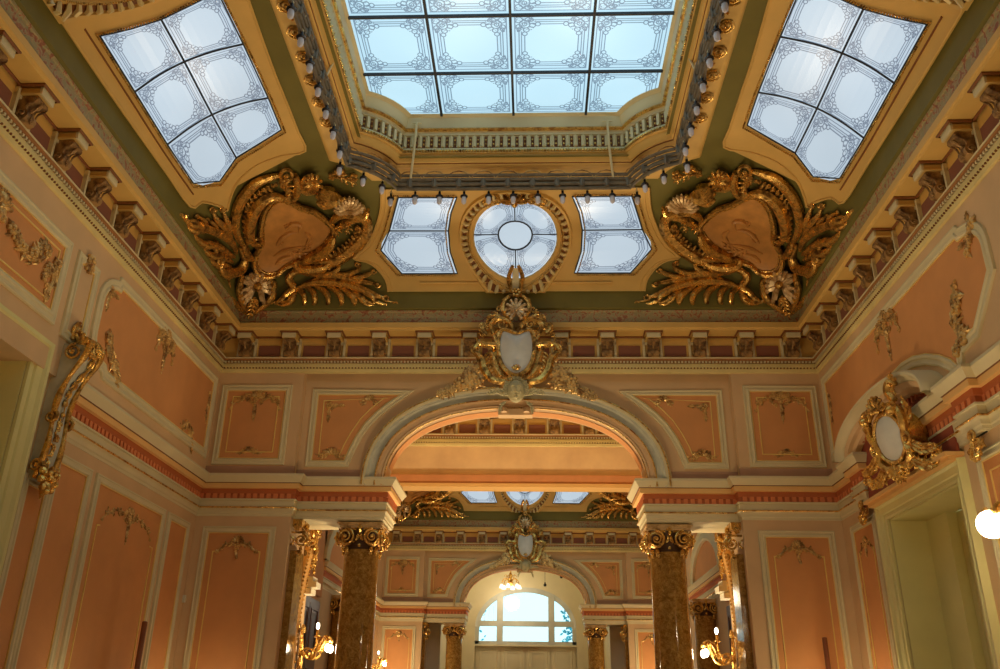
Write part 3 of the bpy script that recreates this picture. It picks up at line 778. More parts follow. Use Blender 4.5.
# ---- end bay skylights (three lights), on the cove
def C7(x, y): return (370+x/3.3333, 180+y/3.3333)
def poly7(*p): return [C7(*q) for q in p]
def oval(t, k=1.0): 
    c, s = cos(t), sin(t); return (.63*k*(abs(c)**.92)*(1 if c > 0 else -1), .58+(.70 if s > 0 else .50)*k*s)
def oval_light(F, u0, loc, lab, dy=0):
    t = thing('oval_skylight', lab, 'skylight', loc)
    fl_ = lambda p: F(u0+p[0], p[1], .035)
    g = G()
    for q in range(4):
        rows = []
        for j in range(7):
            rows.append([])
            for i in range(9):
                a = pi/2*q+pi/2*i/8; o = oval(a); c = (.26*cos(a), .66+.24*sin(a)); k = j/6; rows[-1].append(F(u0+c[0]+(o[0]-c[0])*k, c[1]+(o[1]-c[1])*k, .035))
        g.grid(rows, uv=True)
    g.grid([[F(u0+.26*r*cos(a*pi/8), .66+.24*r*sin(a*pi/8), .035) for a in range(17)] for r in (.01, .5, 1)])
    for f_ in g.f[len(g.uv):]: g.uv.append(tuple((.5+(g.v[i][0]-g.v[g.f[-1][0]][0])*.0+.0, .5) for i in f_))
    part('glass', g, PANE_SIDE, t, smooth=False)
    g = G(); g.tube([F(u0+.26*cos(a*pi/12), .66+.24*sin(a*pi/12), .045) for a in range(24)], .014, 5, closed=True)
    for a, b in (((.26, .66), (.63, .66)), ((-.63, .66), (-.26, .66)), ((0, .90), (0, 1.28)), ((0, .08), (0, .42))):
        g.tube([F(u0+a[0]+(b[0]-a[0])*k/5, a[1]+(b[1]-a[1])*k/5, .042) for k in range(6)], .010, 5)
    part('glazing_bar', g, LEAD, t)
    T = [2*pi*i/48 for i in range(48)]
    lp = lambda k, h: [F(u0+oval(a, k)[0], max(.0, oval(a, k)[1]), h) for a in T]
    # (the same egg shaped outline scaled about its middle)
    g = G(); g.grid([lp(1.0, .03), lp(1.02, .06), lp(1.1, .05), lp(1.12, .075), lp(1.16, .075), lp(1.18, .05), lp(1.29, .05), lp(1.31, .08), lp(1.36, .08), lp(1.38, .02)], cu=True); part('oval_frame', g, YEL, t)
    g = G(); P = lp(1.14, .085); P.append(P[0]); g.beads(P, .012, .028); part('bead_rope', g, GILT, t)
    g = G()
    for i in range(44):
        a = 2*pi*(i+.5)/44; 
        if abs(a-1.5*pi) < .16: continue
        p, q = oval(a, 1.17), oval(a, 1.31); g.tube([F(u0+p[0], max(0, p[1]), .07), F(u0+(p[0]+q[0])/2, max(0, (p[1]+q[1])/2), .095), F(u0+q[0], max(0, q[1]), .06)], [.024, .034, .026], 5)
    part('dentil_ring', g, mat('pale_gold_block', srgb(232, 208, 140), .4, metal=.15), t)
    g = G(); g.grid([lp(1.185, .053), lp(1.285, .053)], cu=True); part('dentil_ground', g, YELD, t)
    g = G()
    for sg in (-1, 1): spiral(g, Fr(F.fn, .01), ((u0+sg*.0)*100+sg*16, 1), 9, pi/2, 1.2, sg, h=.06) if False else None
    fr = Fr(lambda u, v, h: F(u0+u*.01, v*.01, h), .01)
    for sg in (-1, 1):
        vine(g, fr, [(sg*4, 22), (sg*11, 8), (sg*5, -2)], [3, 4, 2], .06)
        for k in range(3): spiral(g, fr, (sg*(12+14*k), 139-k*5), 8, pi/2, 1.2, sg, h=.07)
        leaf(g, fr, [(sg*6, 133), (sg*26, 141), (sg*44, 130)], 13, 4, .07)
    shell(g, fr, (0, 132), 17, pi/2, 7, 2.8, .08); g.ell(F(u0, 1.3, .12), .05)
    part('shell_crest', g, GILT, t)
    g = G(); g.grid([[F(u0+x, .01+.02*k, .09-.005*abs(x)*100*.3) for x in (-.05, 0, .05)] for k in range(10)]); part('stem_block', g, CREAM, t)
    return t
FE = cove_end()
ov = oval_light(FE, 0, (0, 11.5, 6.2), 'round etched skylight with small centre disc in the end bay, above the arch crest')
def side_pane(g, L, R_): patch(g, PX, L, R_, .036, 8, 3, True)
el = thing('etched_skylight', 'six-sided etched skylight left of the round light in the end bay', 'skylight', (-1.5, 11.5, 6.2))
g = G(); up = (poly7((95, 52), (80, 108), (65, 163)), poly7((290, 52), (268, 108), (262, 163))); lo = (poly7((65, 165), (38, 230), (108, 310)), poly7((262, 165), (270, 237), (292, 309)))
side_pane(g, *up); side_pane(g, *lo); part('glass', g, PANE_SIDE, el, smooth=False)
out = poly7((95, 50), (66, 163), (38, 230), (108, 311), (200, 311), (292, 310), (268, 235), (262, 163), (270, 105), (290, 50), (190, 50))
def outline(g, pts, r, h, step=.03, dens=5):
    P = []
    for a, b in zip(pts, pts[1:]+pts[:1]): P += [PX(a[0]+(b[0]-a[0])*k/dens, a[1]+(b[1]-a[1])*k/dens, h) for k in range(dens)]
    P.append(P[0]); return P
g = G(); g.beads(outline(g, [((x-508)*1.035+508-.6, (y-234)*1.05+234) for x, y in out], 0, .06), .014, .03); part('bead_rope', g, GILT, el)
g = G(); g.tube(outline(g, out, 0, .05), .012, 5); q = poly7((65, 164), (262, 164)); g.tube([PX(q[0][0]+(q[1][0]-q[0][0])*k/6, q[0][1], .045) for k in range(7)], .012, 5); part('glazing_bar', g, LEAD, el)
el2 = dup(el, 'six-sided etched skylight right of the round light in the end bay', mirror=True)
# flat yellow frame that carries the end lights
Lb = [(381.2, 188), (381.2, 201.9), (379.3, 215.3), (372.6, 234.2), (364.5, 247.6), (353.8, 258.0), (366, 261.2), (376, 267), (386, 280), (388.5, 292.3)]
g = G(); C0 = 516.2
L3 = [p for p in cat(Lb, 3)]
rows = []
for p in L3:
    a = PX(p.x, p.y, .0)
    v = off(a.x, a.y); rows.append([FE(a.x*(1-2*k/32), v, .03) for k in range(33)])
g.grid(rows); end_frame = solo('ceiling_frame', g, YEL, 'flat ochre frame around the three end bay skylights', 'frame')
g = G()
for hh, r, dx in ((.035, .016, 0), (.04, .011, .07)):
    for sg in (-1, 1): g.tube([Vector((sg*(abs(r_[0].x)-dx), r_[0].y-(0 if dx == 0 else 0), r_[0].z)) for r_ in rows], r, 5)
g.tube([FE(x*.1, .05, .045) for x in range(-15, 16)], .016, 5)
part('edge_moulding', g, YEL, end_frame)

# ---- left and right cove skylights
sk = thing('etched_skylight', 'tall etched skylight of six panes on the left slope of the ceiling', 'skylight', (-3.7, 8.2, 6.6))
g = G()
side_pane(g, [(97, 34), (115, 62), (132, 90)], [(160, 16.5), (171, 36), (183, 58.4)])
side_pane(g, [(160, 16.5), (171, 36), (183, 58.4)], [(217, -12), (232, 14), (243, 41)])
side_pane(g, [(132, 90), (148, 116), (164.7, 142.8)], [(183, 58.4), (197, 85), (211, 112)])
side_pane(g, [(183, 58.4), (197, 85), (211, 112)], [(243, 41), (257, 69), (268, 95)])
side_pane(g, [(164.7, 142.8), (191, 181.7), (218, 179)], [(211, 112), (226, 139), (235, 155)])
side_pane(g, [(211, 112), (226, 139), (235, 155)], [(268, 95), (275, 112), (281, 127)])
g2 = G()
part('glass', g, PANE_SIDE, sk, smooth=False)
g = G()
def pl(pts, h=.045, r=.013): g.tube([PX(p.x, p.y, h) for p in cat(pts, 4)], r, 5)
pl([(160, 16.5), (183, 58.4), (211, 112), (235, 155)]); pl([(132, 90), (157, 72.5), (183, 59), (212, 48.5), (243, 41)]); pl([(164.7, 142.8), (187, 126), (211, 112), (240, 101), (268, 95)])
so = [(97, 34), (132, 90), (164.7, 142.8), (191, 181.7), (218, 179), (235, 155.5), (257, 142.2), (281, 127), (268, 95), (243, 41), (217, -12), (190, 2), (160, 16.5), (130, 26)]
g.tube(outline(g, so, 0, .045), .010, 5); part('glazing_bar', g, LEAD, sk)
g = G(); cx_, cy_ = 190, 85; g.beads(outline(g, [((x-cx_)*1.045+cx_, (y-cy_)*1.035+cy_+.5) for x, y in so], 0, .055), .014, .03); part('bead_rope', g, GILT, sk)
skr = dup(sk, 'tall etched skylight of six panes on the right slope of the ceiling', mirror=True)
Lf = [(10, -50), (51.6, 10.8), (76, 47), (98.4, 80), (120, 111), (142, 142), (165, 174), (188, 206), (200, 201), (214, 203.5), (226, 209)]
Rf = [(230, -55), (250, 2.5), (262, 37), (275.4, 73.7), (283, 92), (291, 112), (298, 130), (305, 149), (280, 154.5), (255, 164.5), (237, 180)]
g = G(); patch(g, PX, Lf, Rf, .03, 16, 3)
fr1 = solo('ceiling_frame', g, YEL, 'flat ochre frame around the left slope skylight', 'frame')
g = G()
for pts in (Lf, Rf+[(230, 194), (226, 209)]): g.tube([PX(p.x, p.y, .035) for p in cat(pts, 3)], .018, 5)
part('edge_moulding', g, YEL, fr1)
g = G(); q = [((x-cx_)*1.16+cx_, (y-cy_)*1.12+cy_) for x, y in so[:4]]; g.tube([PX(p.x, p.y, .035) for p in cat(q, 3)], .012, 5)
part('edge_line', g, YELD, fr1)
dup(fr1, 'flat ochre frame around the right slope skylight', mirror=True)
ovl = oval_light(cove_side(-1), CY-.12, (-3.6, CY, 6.3), 'round etched skylight high on the left slope, its scalloped rim at the top edge')
dup(ovl, 'round etched skylight high on the right slope, its scalloped rim at the top edge', mirror=True)
# second hall: the lights seen over the beam
dup(ov, 'round etched skylight far off in the second hall ceiling', shift=(0, DY, 0))
dup(el, 'small distant skylight left of the round light in the second hall', shift=(0, DY, 0))
dup(el2, 'small distant skylight right of the round light in the second hall', shift=(0, DY, 0))
dup(end_frame, 'flat ochre frame around the distant skylights of the second hall', shift=(0, DY, 0))
s2 = thing('skylight', 'central skylight of the second hall, hidden mostly behind the passage beam', 'skylight', (0, CY+DY, 7.0))
g = G(); g.box(-1.94, 19.4, 7.6, 1.94, 26.1, 7.62); part('glass', g, PANE_MAIN, s2)
g = G(); g.grid([[(x, y+DY-0, z) for x, y, z in ring(2.2, 6.90)], [(x, y+DY, z) for x, y, z in ring(2.36, 7.62)]], cu=True); part('well_wall', g, CREAM, s2)

# ================================================================== CORBELS
def make_corbel():
    t = thing('cornice_corbel', 'x', 'corbel', (0, 0, 0))
    # local frame: wall plane y = 0, the bracket comes out along -y, top at z = 5.35
    g = G(); g.box(-.10, -.20, 5.262, .10, .02, 5.33); g.box(-.112, -.215, 5.255, .112, .02, 5.272); part('cap', g, YEL, t)
    g = G(); g.box(-.105, -.232, 5.255, .105, -.205, 5.335); part('cap_front', g, CREAM, t)
    prof = [(0, 5.26), (-.175, 5.26), (-.20, 5.235), (-.19, 5.20), (-.15, 5.185), (-.10, 5.175), (-.085, 5.14), (-.09, 5.11), (-.12, 5.08), (-.125, 5.04), (-.11, 5.005), (-.08, 4.99), (0, 4.985)]
    side = Fr(lambda u, v, h: Vector((h, u, v)))
    g = G(); g.prism(side, prof, -.078, .078); part('scroll_body', g, GILTK, t)
    for sg in (-1, 1):
        g = G(); f = Fr(lambda u, v, h, sg=sg: Vector((sg*(.08+h), u*.01, v*.01)), .01)
        spiral(g, f, (-16.5, 521), 3.0, pi/2, 1.3, 1, .7); spiral(g, f, (-7, 505), 5.0, -pi/2, 1.4, 1, 1.0)
        vine(g, f, [(-17, 518), (-12, 516), (-10, 510)], [.9, 1.1, .8])
        part('side_scroll', g, GILTK, t)
    g = G(); f = Fr(lambda u, v, h: Vector((u*.01, -(lerpl([.11, .125, .09, .17, .195], min(1, max(0, (v*.01-4.99)/.25)))+h), v*.01)), .01)
    leaf(g, f, [(0, 520), (0, 514), (0, 506), (0, 501)], 5, 4, 0, .9); flower(g, f, (0, 520), 2.8); part('front_leaf', g, GILTK, t)
    g = G(); g.box(-.15, -.03, 4.99, -.115, .02, 5.31); g.box(.115, -.03, 4.99, .15, .02, 5.31); g.box(-.15, -.03, 5.215, .15, .02, 5.25); part('side_fillet', g, CREAM, t)
    return t
cor = make_corbel(); used = False
ORD = ['first', 'second', 'third', 'fourth', 'fifth', 'sixth', 'seventh', 'eighth', 'ninth', 'tenth', 'eleventh', 'twelfth', 'thirteenth', 'fourteenth']
def place_corbel(loc, rz, label, group):
    global used
    if not used: cor.location = loc; cor.rotation_euler[2] = rz; cor['label'] = label; cor['group'] = group; used = True; return
    dup(cor, label, loc=loc, rz=rz, group=group)
for i, x in enumerate([c for c in CB if abs(c) > .5]): place_corbel((x, YB+.29, 0), 0, '%s scrolled corbel from the left under the cornice above the arch wall' % ORD[i], 'corbels of the arch wall')
for sg, nm in ((-1, 'left'), (1, 'right')):
    for i, y in enumerate([c for c in CS if c > 4.6]): place_corbel((sg*(WX+.29), y, 0), -sg*pi/2, '%s scrolled corbel from the far corner under the %s wall cornice' % (ORD[i], nm), 'corbels of the %s wall' % nm)
for i, k in enumerate(range(-3, 4)): place_corbel((.69*k, 16.19+.29, 0), 0, '%s scrolled corbel from the left on the lit beam seen through the arch' % ORD[i], 'corbels of the passage beam')
for i, x in enumerate([c for c in CB if abs(c) > .5]): place_corbel((x, YB+DY+.29, 0), 0, '%s small distant corbel from the left under the second hall cornice' % ORD[i], 'corbels of the second hall')

# ================================================================== COLUMNS
def capital(name, c, r, t, w=.31, z0=2.06):
    x, y = c
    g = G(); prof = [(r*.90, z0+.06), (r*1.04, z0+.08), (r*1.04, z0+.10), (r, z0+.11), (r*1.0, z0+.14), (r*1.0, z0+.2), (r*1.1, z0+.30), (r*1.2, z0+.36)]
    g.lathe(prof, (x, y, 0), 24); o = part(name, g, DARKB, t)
    g = G()
    for k in range(4):
        a = k*pi/2; au = Vector((cos(a), sin(a), 0)); an = Vector((sin(a), -cos(a), 0))
        F = Fr(lambda u, v, h, au=au, an=an: Vector((x, y, z0))+au*(u*.01)+Vector((0, 0, v*.01))+an*(w-.03+h), .01)
        W = w*100
        for s in (-1, 1):
            spiral(g, F, (s*(W-11), 24), 13, pi/2, 2.0, s, 1.7, .03); g.tube([F(s*(W-11)+11*cos(q*pi/6), 24+11*sin(q*pi/6), .0) for q in range(12)], .02, 5, closed=True)
            vine(g, F, [(s*(W-11), 37), (s*8, 36), (0, 33)], [2, 1.8, 1.4], -.01)
            g.ell(F(s*(W-13), 7, -.04), .032, .032, .045, nu=7); flower(g, F, (s*(W-14), 2), 3.6, 4, -.05)
            finger(g, F, (s*5, 20), pi/2+s*.6, 12, 2, -s*.8, -.02)
        for q in range(-1, 2): g.ell(F(q*5, 22, -.045), .02, .02, .035, nu=6)
        flower(g, F, (0, 41), 6, 5, .0); g.ell(F(0, 12, -.05), .035, .035, .05, nu=6); finger(g, F, (0, 30), pi/2, 12, 2.6, 0, -.02)
        g.tube([F(q, 19, -.05) for q in (-15, -8, 0, 8, 15)], .016, 5)
    part('volutes', g, GILTB, o)
    g = G()
    for zz, ww in ((.375, w-.01), (.40, w+.01), (.425, w+.03)): g.box(x-ww, y-ww, z0+zz, x+ww, y+ww, z0+zz+.026)
    part('abacus', g, PALEG, o)
    return o
def column(loc, label, r=.262):
    x, y = loc
    t = thing('marble_column', label, 'column', (x, y, FLOOR), 'marble columns under the arches')
    g = G(); H = [(r*1.06, FLOOR+.32), (r*1.05, FLOOR+.6)]+[(r*(1.05-.08*((z-FLOOR)/3.6)**1.6), z) for z in (-.6, 0, .6, 1.1, 1.6, 2.15)]
    g.lathe(H, (x, y, 0), 40); part('shaft', g, MARBLE, t)
    g = G(); g.lathe([(r*1.5, FLOOR+.12), (r*1.52, FLOOR+.17), (r*1.45, FLOOR+.21), (r*1.25, FLOOR+.23), (r*1.3, FLOOR+.27), (r*1.22, FLOOR+.31), (r*1.05, FLOOR+.33)], (x, y, 0), 32); g.box(x-.42, y-.42, FLOOR, x+.42, y+.42, FLOOR+.12); part('base', g, CREAM, t)
    capital('capital', (x, y), r*.97, t)
    return t
c1 = column((-2.29, 13.07), 'brown marble column with gilded scroll capital left of the near arch')
dup(c1, 'brown marble column with gilded scroll capital right of the near arch', loc=(2.25, 13.07, FLOOR))
dup(c1, 'distant marble column left of the arched window at the end', loc=(-2.27, 13.07+DY, FLOOR))
dup(c1, 'distant marble column right of the arched window at the end', loc=(2.27, 13.07+DY, FLOOR))
def pilaster(sg, dy, label):
    t = thing('marble_pilaster', label, 'pilaster', (sg*3.2, 12.85+dy, FLOOR), 'marble pilasters behind the columns')
    g = G(); g.box(sg*3.16, 12.66+dy, FLOOR, sg*3.31, 13.06+dy, 2.08); part('shaft', g, MARBLE, t, smooth=False)
    g = G(); X = sg*3.13; Y = 12.64+dy
    F = Fr(lambda u, v, h: Vector((sg*(3.27-u*.01), Y-h, 2.0+v*.01)), .01)
    spiral(g, F, (17, 22), 10, pi/2, 1.75, -1, 2.0, .0); spiral(g, F, (0, 22), 9, pi/2, 1.6, 1, 1.8, .0); flower(g, F, (15, 4), 5, 5); flower(g, F, (8, 40), 5, 5); vine(g, F, [(-6, 34), (8, 33), (22, 34)], [2, 1.6, 2])
    F = Fr(lambda u, v, h: Vector((sg*(3.12-h), 12.86+dy+u*.01, 2.06+v*.01)), .01)
    for s in (-1, 1): spiral(g, F, (s*16, 22), 10, pi/2, 1.75, s, 2.0, .0); flower(g, F, (s*15, 4), 5, 5, -.02)
    flower(g, F, (0, 38), 6); finger(g, F, (0, 30), -pi/2, 18, 3, 0); vine(g, F, [(-20, 33), (0, 31), (20, 33)], 2)
    g.box(sg*3.12, 12.64+dy, 2.42, sg*3.3, 13.08+dy, 2.53)
    part('capital', g, GILT, t)
    return t
pilaster(-1, 0, 'marble pilaster with gilt scroll capital beside the left column')
pilaster(1, 0, 'marble pilaster with gilt scroll capital beside the right column')
pilaster(-1, DY, 'small distant marble pilaster left of the far left column')
pilaster(1, DY, 'small distant marble pilaster right of the far right column')

# ================================================================== WALL PANELS
def area(p): return sum(a[0]*b[1]-b[0]*a[1] for a, b in zip(p, p[1:]+p[:1]))/2
def ccw(p): return p if area(p) > 0 else p[::-1]
def inset(p, d):
    P = [Vector(q) for q in p]; n = len(P); o = []
    for i in range(n):
        a = (P[i]-P[i-1]).normalized(); c = (P[(i+1) % n]-P[i]).normalized(); na, nc = Vector((-a.y, a.x)), Vector((-c.y, c.x)); m = na+nc; m = m/max(.35, m.dot(na)); q = P[i]+m*d; o.append((q.x, q.y))
    return o
FRAMEP = [(0, 0), (0, .02), (-.012, .034), (-.03, .034), (-.04, .02), (-.065, .02), (-.075, .03), (-.09, .026), (-.095, 0)]
def wall_panel(F, pts, label, loc, ins=None, cut_top=0, orn=None, k=1.0, cat_='wall panel', group=None, fm=PEACH, ff=CREAM):
    t = thing('wall_panel', label, cat_, loc, group); pts = ccw(pts)
    g = G(); g.prism(F, pts, -.01, .006); part('field', g, fm, t, smooth=False)
    g = G(); g.sweep(F, pts, [(o*k, h) for o, h in FRAMEP], True); part('frame_moulding', g, ff, t)
    g = G(); g.sweep(F, pts, [(.002, .004), (.002, .02), (.010, .02), (.010, .004)], True); part('gilt_edge', g, GLINE, t)
    if ins:
        q = inset(pts, ins); g = G(); pr = [(-.007, .004), (-.007, .018), (.007, .018), (.007, .004)]
        if cut_top:
            zt = max(b for a, b in q); u0 = min(a for a, b in q); u1 = max(a for a, b in q); z0 = min(b for a, b in q)
            g.sweep(F, [(u0+.02, zt-cut_top), (u0, zt-cut_top), (u0, z0), (u1, z0), (u1, zt-cut_top), (u1-.02, zt-cut_top)], pr)
            vine(g, F, [(u0, zt-cut_top), (u0+.08, zt-cut_top+.01)], .01); vine(g, F, [(u1, zt-cut_top), (u1-.08, zt-cut_top+.01)], .01)
        else: g.sweep(F, q, pr, True)
        part('inner_line', g, GLINE, t)
    if orn: g = G(); orn(g); part('gilt_ornament', g, GILTW, t)
    return t
def F100(F, u0, z0, s=.01): return Fr(lambda u, v, h: F(u0+u*s, z0+v*s, h), s)
def orn_swag(g, f, w=30, drop=14):     # shell with two drooping sprays, units cm
    shell(g, f, (0, 0), 7, pi/2, 7, 2.6, .005); flower(g, f, (0, -5), 4.5)
    for s in (-1, 1):
        spiral(g, f, (s*7, -1), 4, pi/2, 1.2, s, .9); vine(g, f, [(s*4, -3), (s*w*.35, -1), (s*w*.7, -6), (s*w, -drop)], [1.4, 1.2, .8], .005)
        for k in range(4): finger(g, f, (s*w*(.25+.2*k), -2-k*k*1.1), (pi/2-s*1.0) if k % 2 else (-pi/2+s*.7), 7-k*.6, 1.1, s*.6, .005); 
        spiral(g, f, (s*w*.62, -4), 3, 0, 1.2, -s, .8); flower(g, f, (s*w*.95, -drop+1), 2.6, 5)
    for k in range(3): finger(g, f, (0, -8-k*3), -pi/2+(k-1)*.3, 6, 1.3, 0, .005)
def orn_rich(g, f, w=36):
    orn_swag(g, f, w, 20); garland(g, f, [(-w*.8, -8), (-14, 0), (0, 4), (14, 0), (w*.8, -8)], 6, 11)
    garland(g, f, [(-11, -6), (0, -13), (11, -6)], 5, 5); leaf(g, f, [(0, -12), (0, -22), (0, -34)], 5, 5, .005)
def orn_small(g, f, w=16):
    shell(g, f, (0, 0), 6, pi/2, 5, 2.4, .004)
    for s in (-1, 1): spiral(g, f, (s*7, -1), 3.5, pi/2, 1.2, s, .8); leaf(g, f, [(s*4, -2), (s*w*.6, -4), (s*w, -1)], 4, 3)
def orn_corner(g, f, a=0, L=18):
    flower(g, f, (0, 0), 4.5)
    leaf(g, f, [(0, 0), (cos(a)*L*.5, sin(a)*L*.5), (cos(a)*L, sin(a)*L)], 4.5, 4); b = a+pi/2
    leaf(g, f, [(0, 0), (cos(b)*L*.5, sin(b)*L*.5), (cos(b)*L*.9, sin(b)*L*.9)], 4.5, 4); spiral(g, f, (cos(a+.8)*5, sin(a+.8)*5), 3, 0, 1.2, 1, .8)
# -- arch wall (first hall) and its twin in the second hall
def arch_wall_panels(dy, w1, w2, grp):
    F = wallY(12.45+dy)
    for sg, nm in ((-1, 'left'), (1, 'right')):
        R_ = [(sg*3.53, 3.385), (sg*4.44, 3.385), (sg*4.44, 4.46), (sg*3.53, 4.46)]; f = F100(F, sg*3.985, 4.37, .0112)
        fb = F100(F, sg*3.985, 3.50)
        def o(g): orn_rich(g, f, 36); orn_small(g, fb, 22); garland(g, fb, [(-9, 0), (0, 4), (9, 0)], 5, 4)
        yield wall_panel(F, R_, '%s %s' % (w1 % nm, w2), (sg*3.985, 12.45+dy, 3.385), .10, .0, o, group=grp)
        F2 = wallY(12.5+dy); f2 = F100(F2, sg*3.99, 2.16)
        yield wall_panel(F2, [(sg*3.55, -.9), (sg*4.435, -.9), (sg*4.435, 2.295), (sg*3.55, 2.295)], 'tall peach panel with gilt lines on the %s pier %s' % (nm, w2), (sg*3.99, 12.5+dy, -.9), .10, .17, lambda g: orn_swag(g, F100(F2, sg*3.99, 2.16, .0125), 24, 12), group=grp)
        Fs = wallY(12.62+dy); S = [(3.07, 4.455), (1.79, 4.455), (1.98, 4.32), (2.16, 4.16), (2.30, 4.0), (2.42, 3.80), (2.51, 3.6), (2.575, 3.4), (3.07, 3.4)]
        S = [(sg*a, b) for a, b in S]
        def o3(g, sg=sg): 
            ff = F100(Fs, sg*2.88, 4.28, .0135); orn_corner(g, ff, pi if sg > 0 else -pi/2, 20) if False else orn_corner(g, ff, -pi/2 if sg < 0 else pi, 18)
            f3 = F100(Fs, sg*2.26, 4.36, .013); orn_small(g, f3, 12); f4 = F100(Fs, sg*2.78, 3.51, .014); orn_small(g, f4, 16); garland(g, f4, [(-8, 0), (0, 3), (8, 0)], 5, 4)
        yield wall_panel(Fs, S, 'peach spandrel panel curving with the arch, %s side %s' % (nm, w2), (sg*2.6, 12.62+dy, 3.4), .10, 0, o3, group=grp)
near = list(arch_wall_panels(0, 'square peach panel with gilt swag high on the %s pier', 'of the near arch', 'panels of the arch wall'))
farp = list(arch_wall_panels(DY, 'small square panel high on the %s pier', 'of the distant arch', 'panels of the distant arch wall'))
# -- left wall
F = wallL(-4.60); FL_ = wallL(-4.66)
def notch(y0, y1, z0, z1, r=.22): # near end has two round bites
    q = [(y1, z0), (y1, z1), (y0+r*1.6, z1)]
    q += [(y0+r*1.6-r*sin(a*pi/10)*1.0, z1-r+r*cos(a*pi/10)-.0) if False else (y0+r*1.3+r*.9*cos(pi/2+a*pi/8*1.0+pi) , z1-.02-r*.9*abs(sin(a*pi/8))) for a in ()]
    for a in range(7): t = a/6*pi/2; q.append((y0+r*1.5*(1-sin(t)), z1-r*1.2*(1-cos(t))-.06)) 
    for a in range(7): t = a/6*pi/2; q.append((y0+r*1.5*(1-cos(t)), z0+.06+r*1.2*(1-sin(t))))
    q.append((y0+r*1.7, z0)); return q
def o(g):
    orn_corner(g, F100(F, 8.76, 4.36, .014), -pi/2, 17); orn_rich(g, F100(F, 10.40, 4.47, .014), 20)
    leaf(g, F100(F, 12.1, 4.32, .012), [(0, 0), (3, -12), (0, -26), (2, -38)], 6, 6); f = F100(F, 9.0, 3.72, .013); leaf(g, f, [(-6, 12), (0, 0), (14, -10), (24, -22)], 11, 6); garland(g, f, [(-8, 10), (4, -4), (20, -18)], 8, 7)
    f = F100(F, 11.5, 3.56, .014); orn_small(g, f, 16); garland(g, f, [(-10, -2), (0, 4), (12, -2)], 7, 5); leaf(g, f, [(8, 0), (16, -8), (20, -18)], 6, 4)
wall_panel(F, notch(8.66, 12.2, 3.47, 4.5), 'large peach panel with gilded corners high on the left wall', (-4.6, 10.4, 3.47), orn=o, k=1.3)
for (a, b, lb, rich) in ((8.61, 9.2, 'narrow tall peach panel on the left wall, nearest the gilded bracket', 0), (9.5, 11.3, 'widest tall peach panel of the left wall with a gilt swag', 1), (11.59, 12.18, 'narrow tall peach panel on the left wall beside the room corner', 0)):
    fo = F100(FL_, (a+b)/2, 2.12)
    wall_panel(FL_, [(a, -.9), (b, -.9), (b, 2.295), (a, 2.295)], lb, (-4.66, (a+b)/2, -.9), .13 if rich else None, .32 if rich else 0, (lambda g, fo=fo: orn_rich(g, fo, 70)) if rich else None)
wall_panel(FL_, [(8.13, -.9), (8.45, -.9), (8.45, 1.95), (8.13, 1.95)], 'slim peach strip below the gilded bracket on the left wall', (-4.66, 8.3, -.9))
def o(g):
    f = F100(F, 7.55, 3.98); garland(g, f, [(12, 14), (2, 2), (-8, -8)], 9, 7); vine(g, f, [(2, 4), (8, -8), (4, -24)], [3, 2.4, 1.4]); garland(g, f, [(2, -18), (6, -28)], 7, 4); leaf(g, f, [(8, 6), (12, -6), (4, -16)], 8, 5)
    f = F100(F, 6.6, 4.05); garland(g, f, [(80, 10), (50, -10), (10, 2), (-40, -10)], 11, 16); shell(g, f, (0, 10), 16, pi/2, 9)
    leaf(g, f, [(80, 0), (60, -14), (40, -10)], 9, 5)
wall_panel(F, [(5.2, 3.62), (7.72, 3.62), (7.72, 4.34), (5.2, 4.34)], 'peach panel with gilded flower garland over the left doorway', (-4.6, 6.5, 3.62), .08, 0, o, k=1.2)
wall_panel(F, [(8.07, 3.56), (8.36, 3.56), (8.36, 4.36), (8.07, 4.36)], 'thin upright strip panel with a gilt roundel left of the big panel', (-4.6, 8.2, 3.56), None, 0, lambda g: (flower(g, F100(F, 8.215, 4.44), (0, 0), 9, 6), shell(g, F100(F, 8.215, 4.4), (0, 0), 9, -pi/2, 5)), fm=PINK)
# -- right wall
Fr4 = wallR(4.60); Fr6 = wallR(4.66)
q = [(12.2, 3.47), (12.2, 4.5), (7.9, 4.5)]+[(7.45+.4*(1-sin(a/6*pi/2)), 4.44-.26*(1-cos(a/6*pi/2))) for a in range(7)]+[(7.45, 3.9), (7.9, 3.5), (8.3, 3.47)]+[tuple(atX(a, b, 4.6))[1:] for a, b in ((959.6, 366), (952, 359.5), (940, 355), (926.6, 354), (914, 356.5), (903, 363), (893.5, 373))]
def o(g):
    orn_corner(g, F100(Fr4, 7.6, 4.36, .015), 0, 18); garland(g, F100(Fr4, 7.6, 4.34), [(-8, 10), (2, 2), (10, -10)], 9, 6)
    f = F100(Fr4, 9.84, 4.47, .015); orn_rich(g, f, 24)
    f = F100(Fr4, 8.15, 3.5, .013); garland(g, f, [(-6, 34), (2, 16), (-4, 0), (8, -6)], 9, 10); leaf(g, f, [(0, 0), (3, 20), (-5, 42)], 10, 7)
    leaf(g, F100(Fr4, 12.12, 4.32, .012), [(0, 0), (-3, -12), (0, -26), (-2, -38)], 6, 6)
wall_panel(Fr4, q, 'large peach panel above the right door hood', (4.6, 9.8, 3.47), orn=o, k=1.3)
fo = F100(Fr6, 11.72, 2.1)
wall_panel(Fr6, [(11.36, -.9), (12.08, -.9), (12.08, 2.29), (11.36, 2.29)], 'tall peach panel between the right door and the room corner', (4.66, 11.7, -.9), .1, .2, lambda g: orn_swag(g, fo, 24, 14))
wall_panel(Fr6, [(6.6, -.9), (8.4, -.9), (8.4, 2.29), (6.6, 2.29)], 'tall peach panel at the right edge behind the lit wall lamp', (4.66, 7.5, -.9), .12)

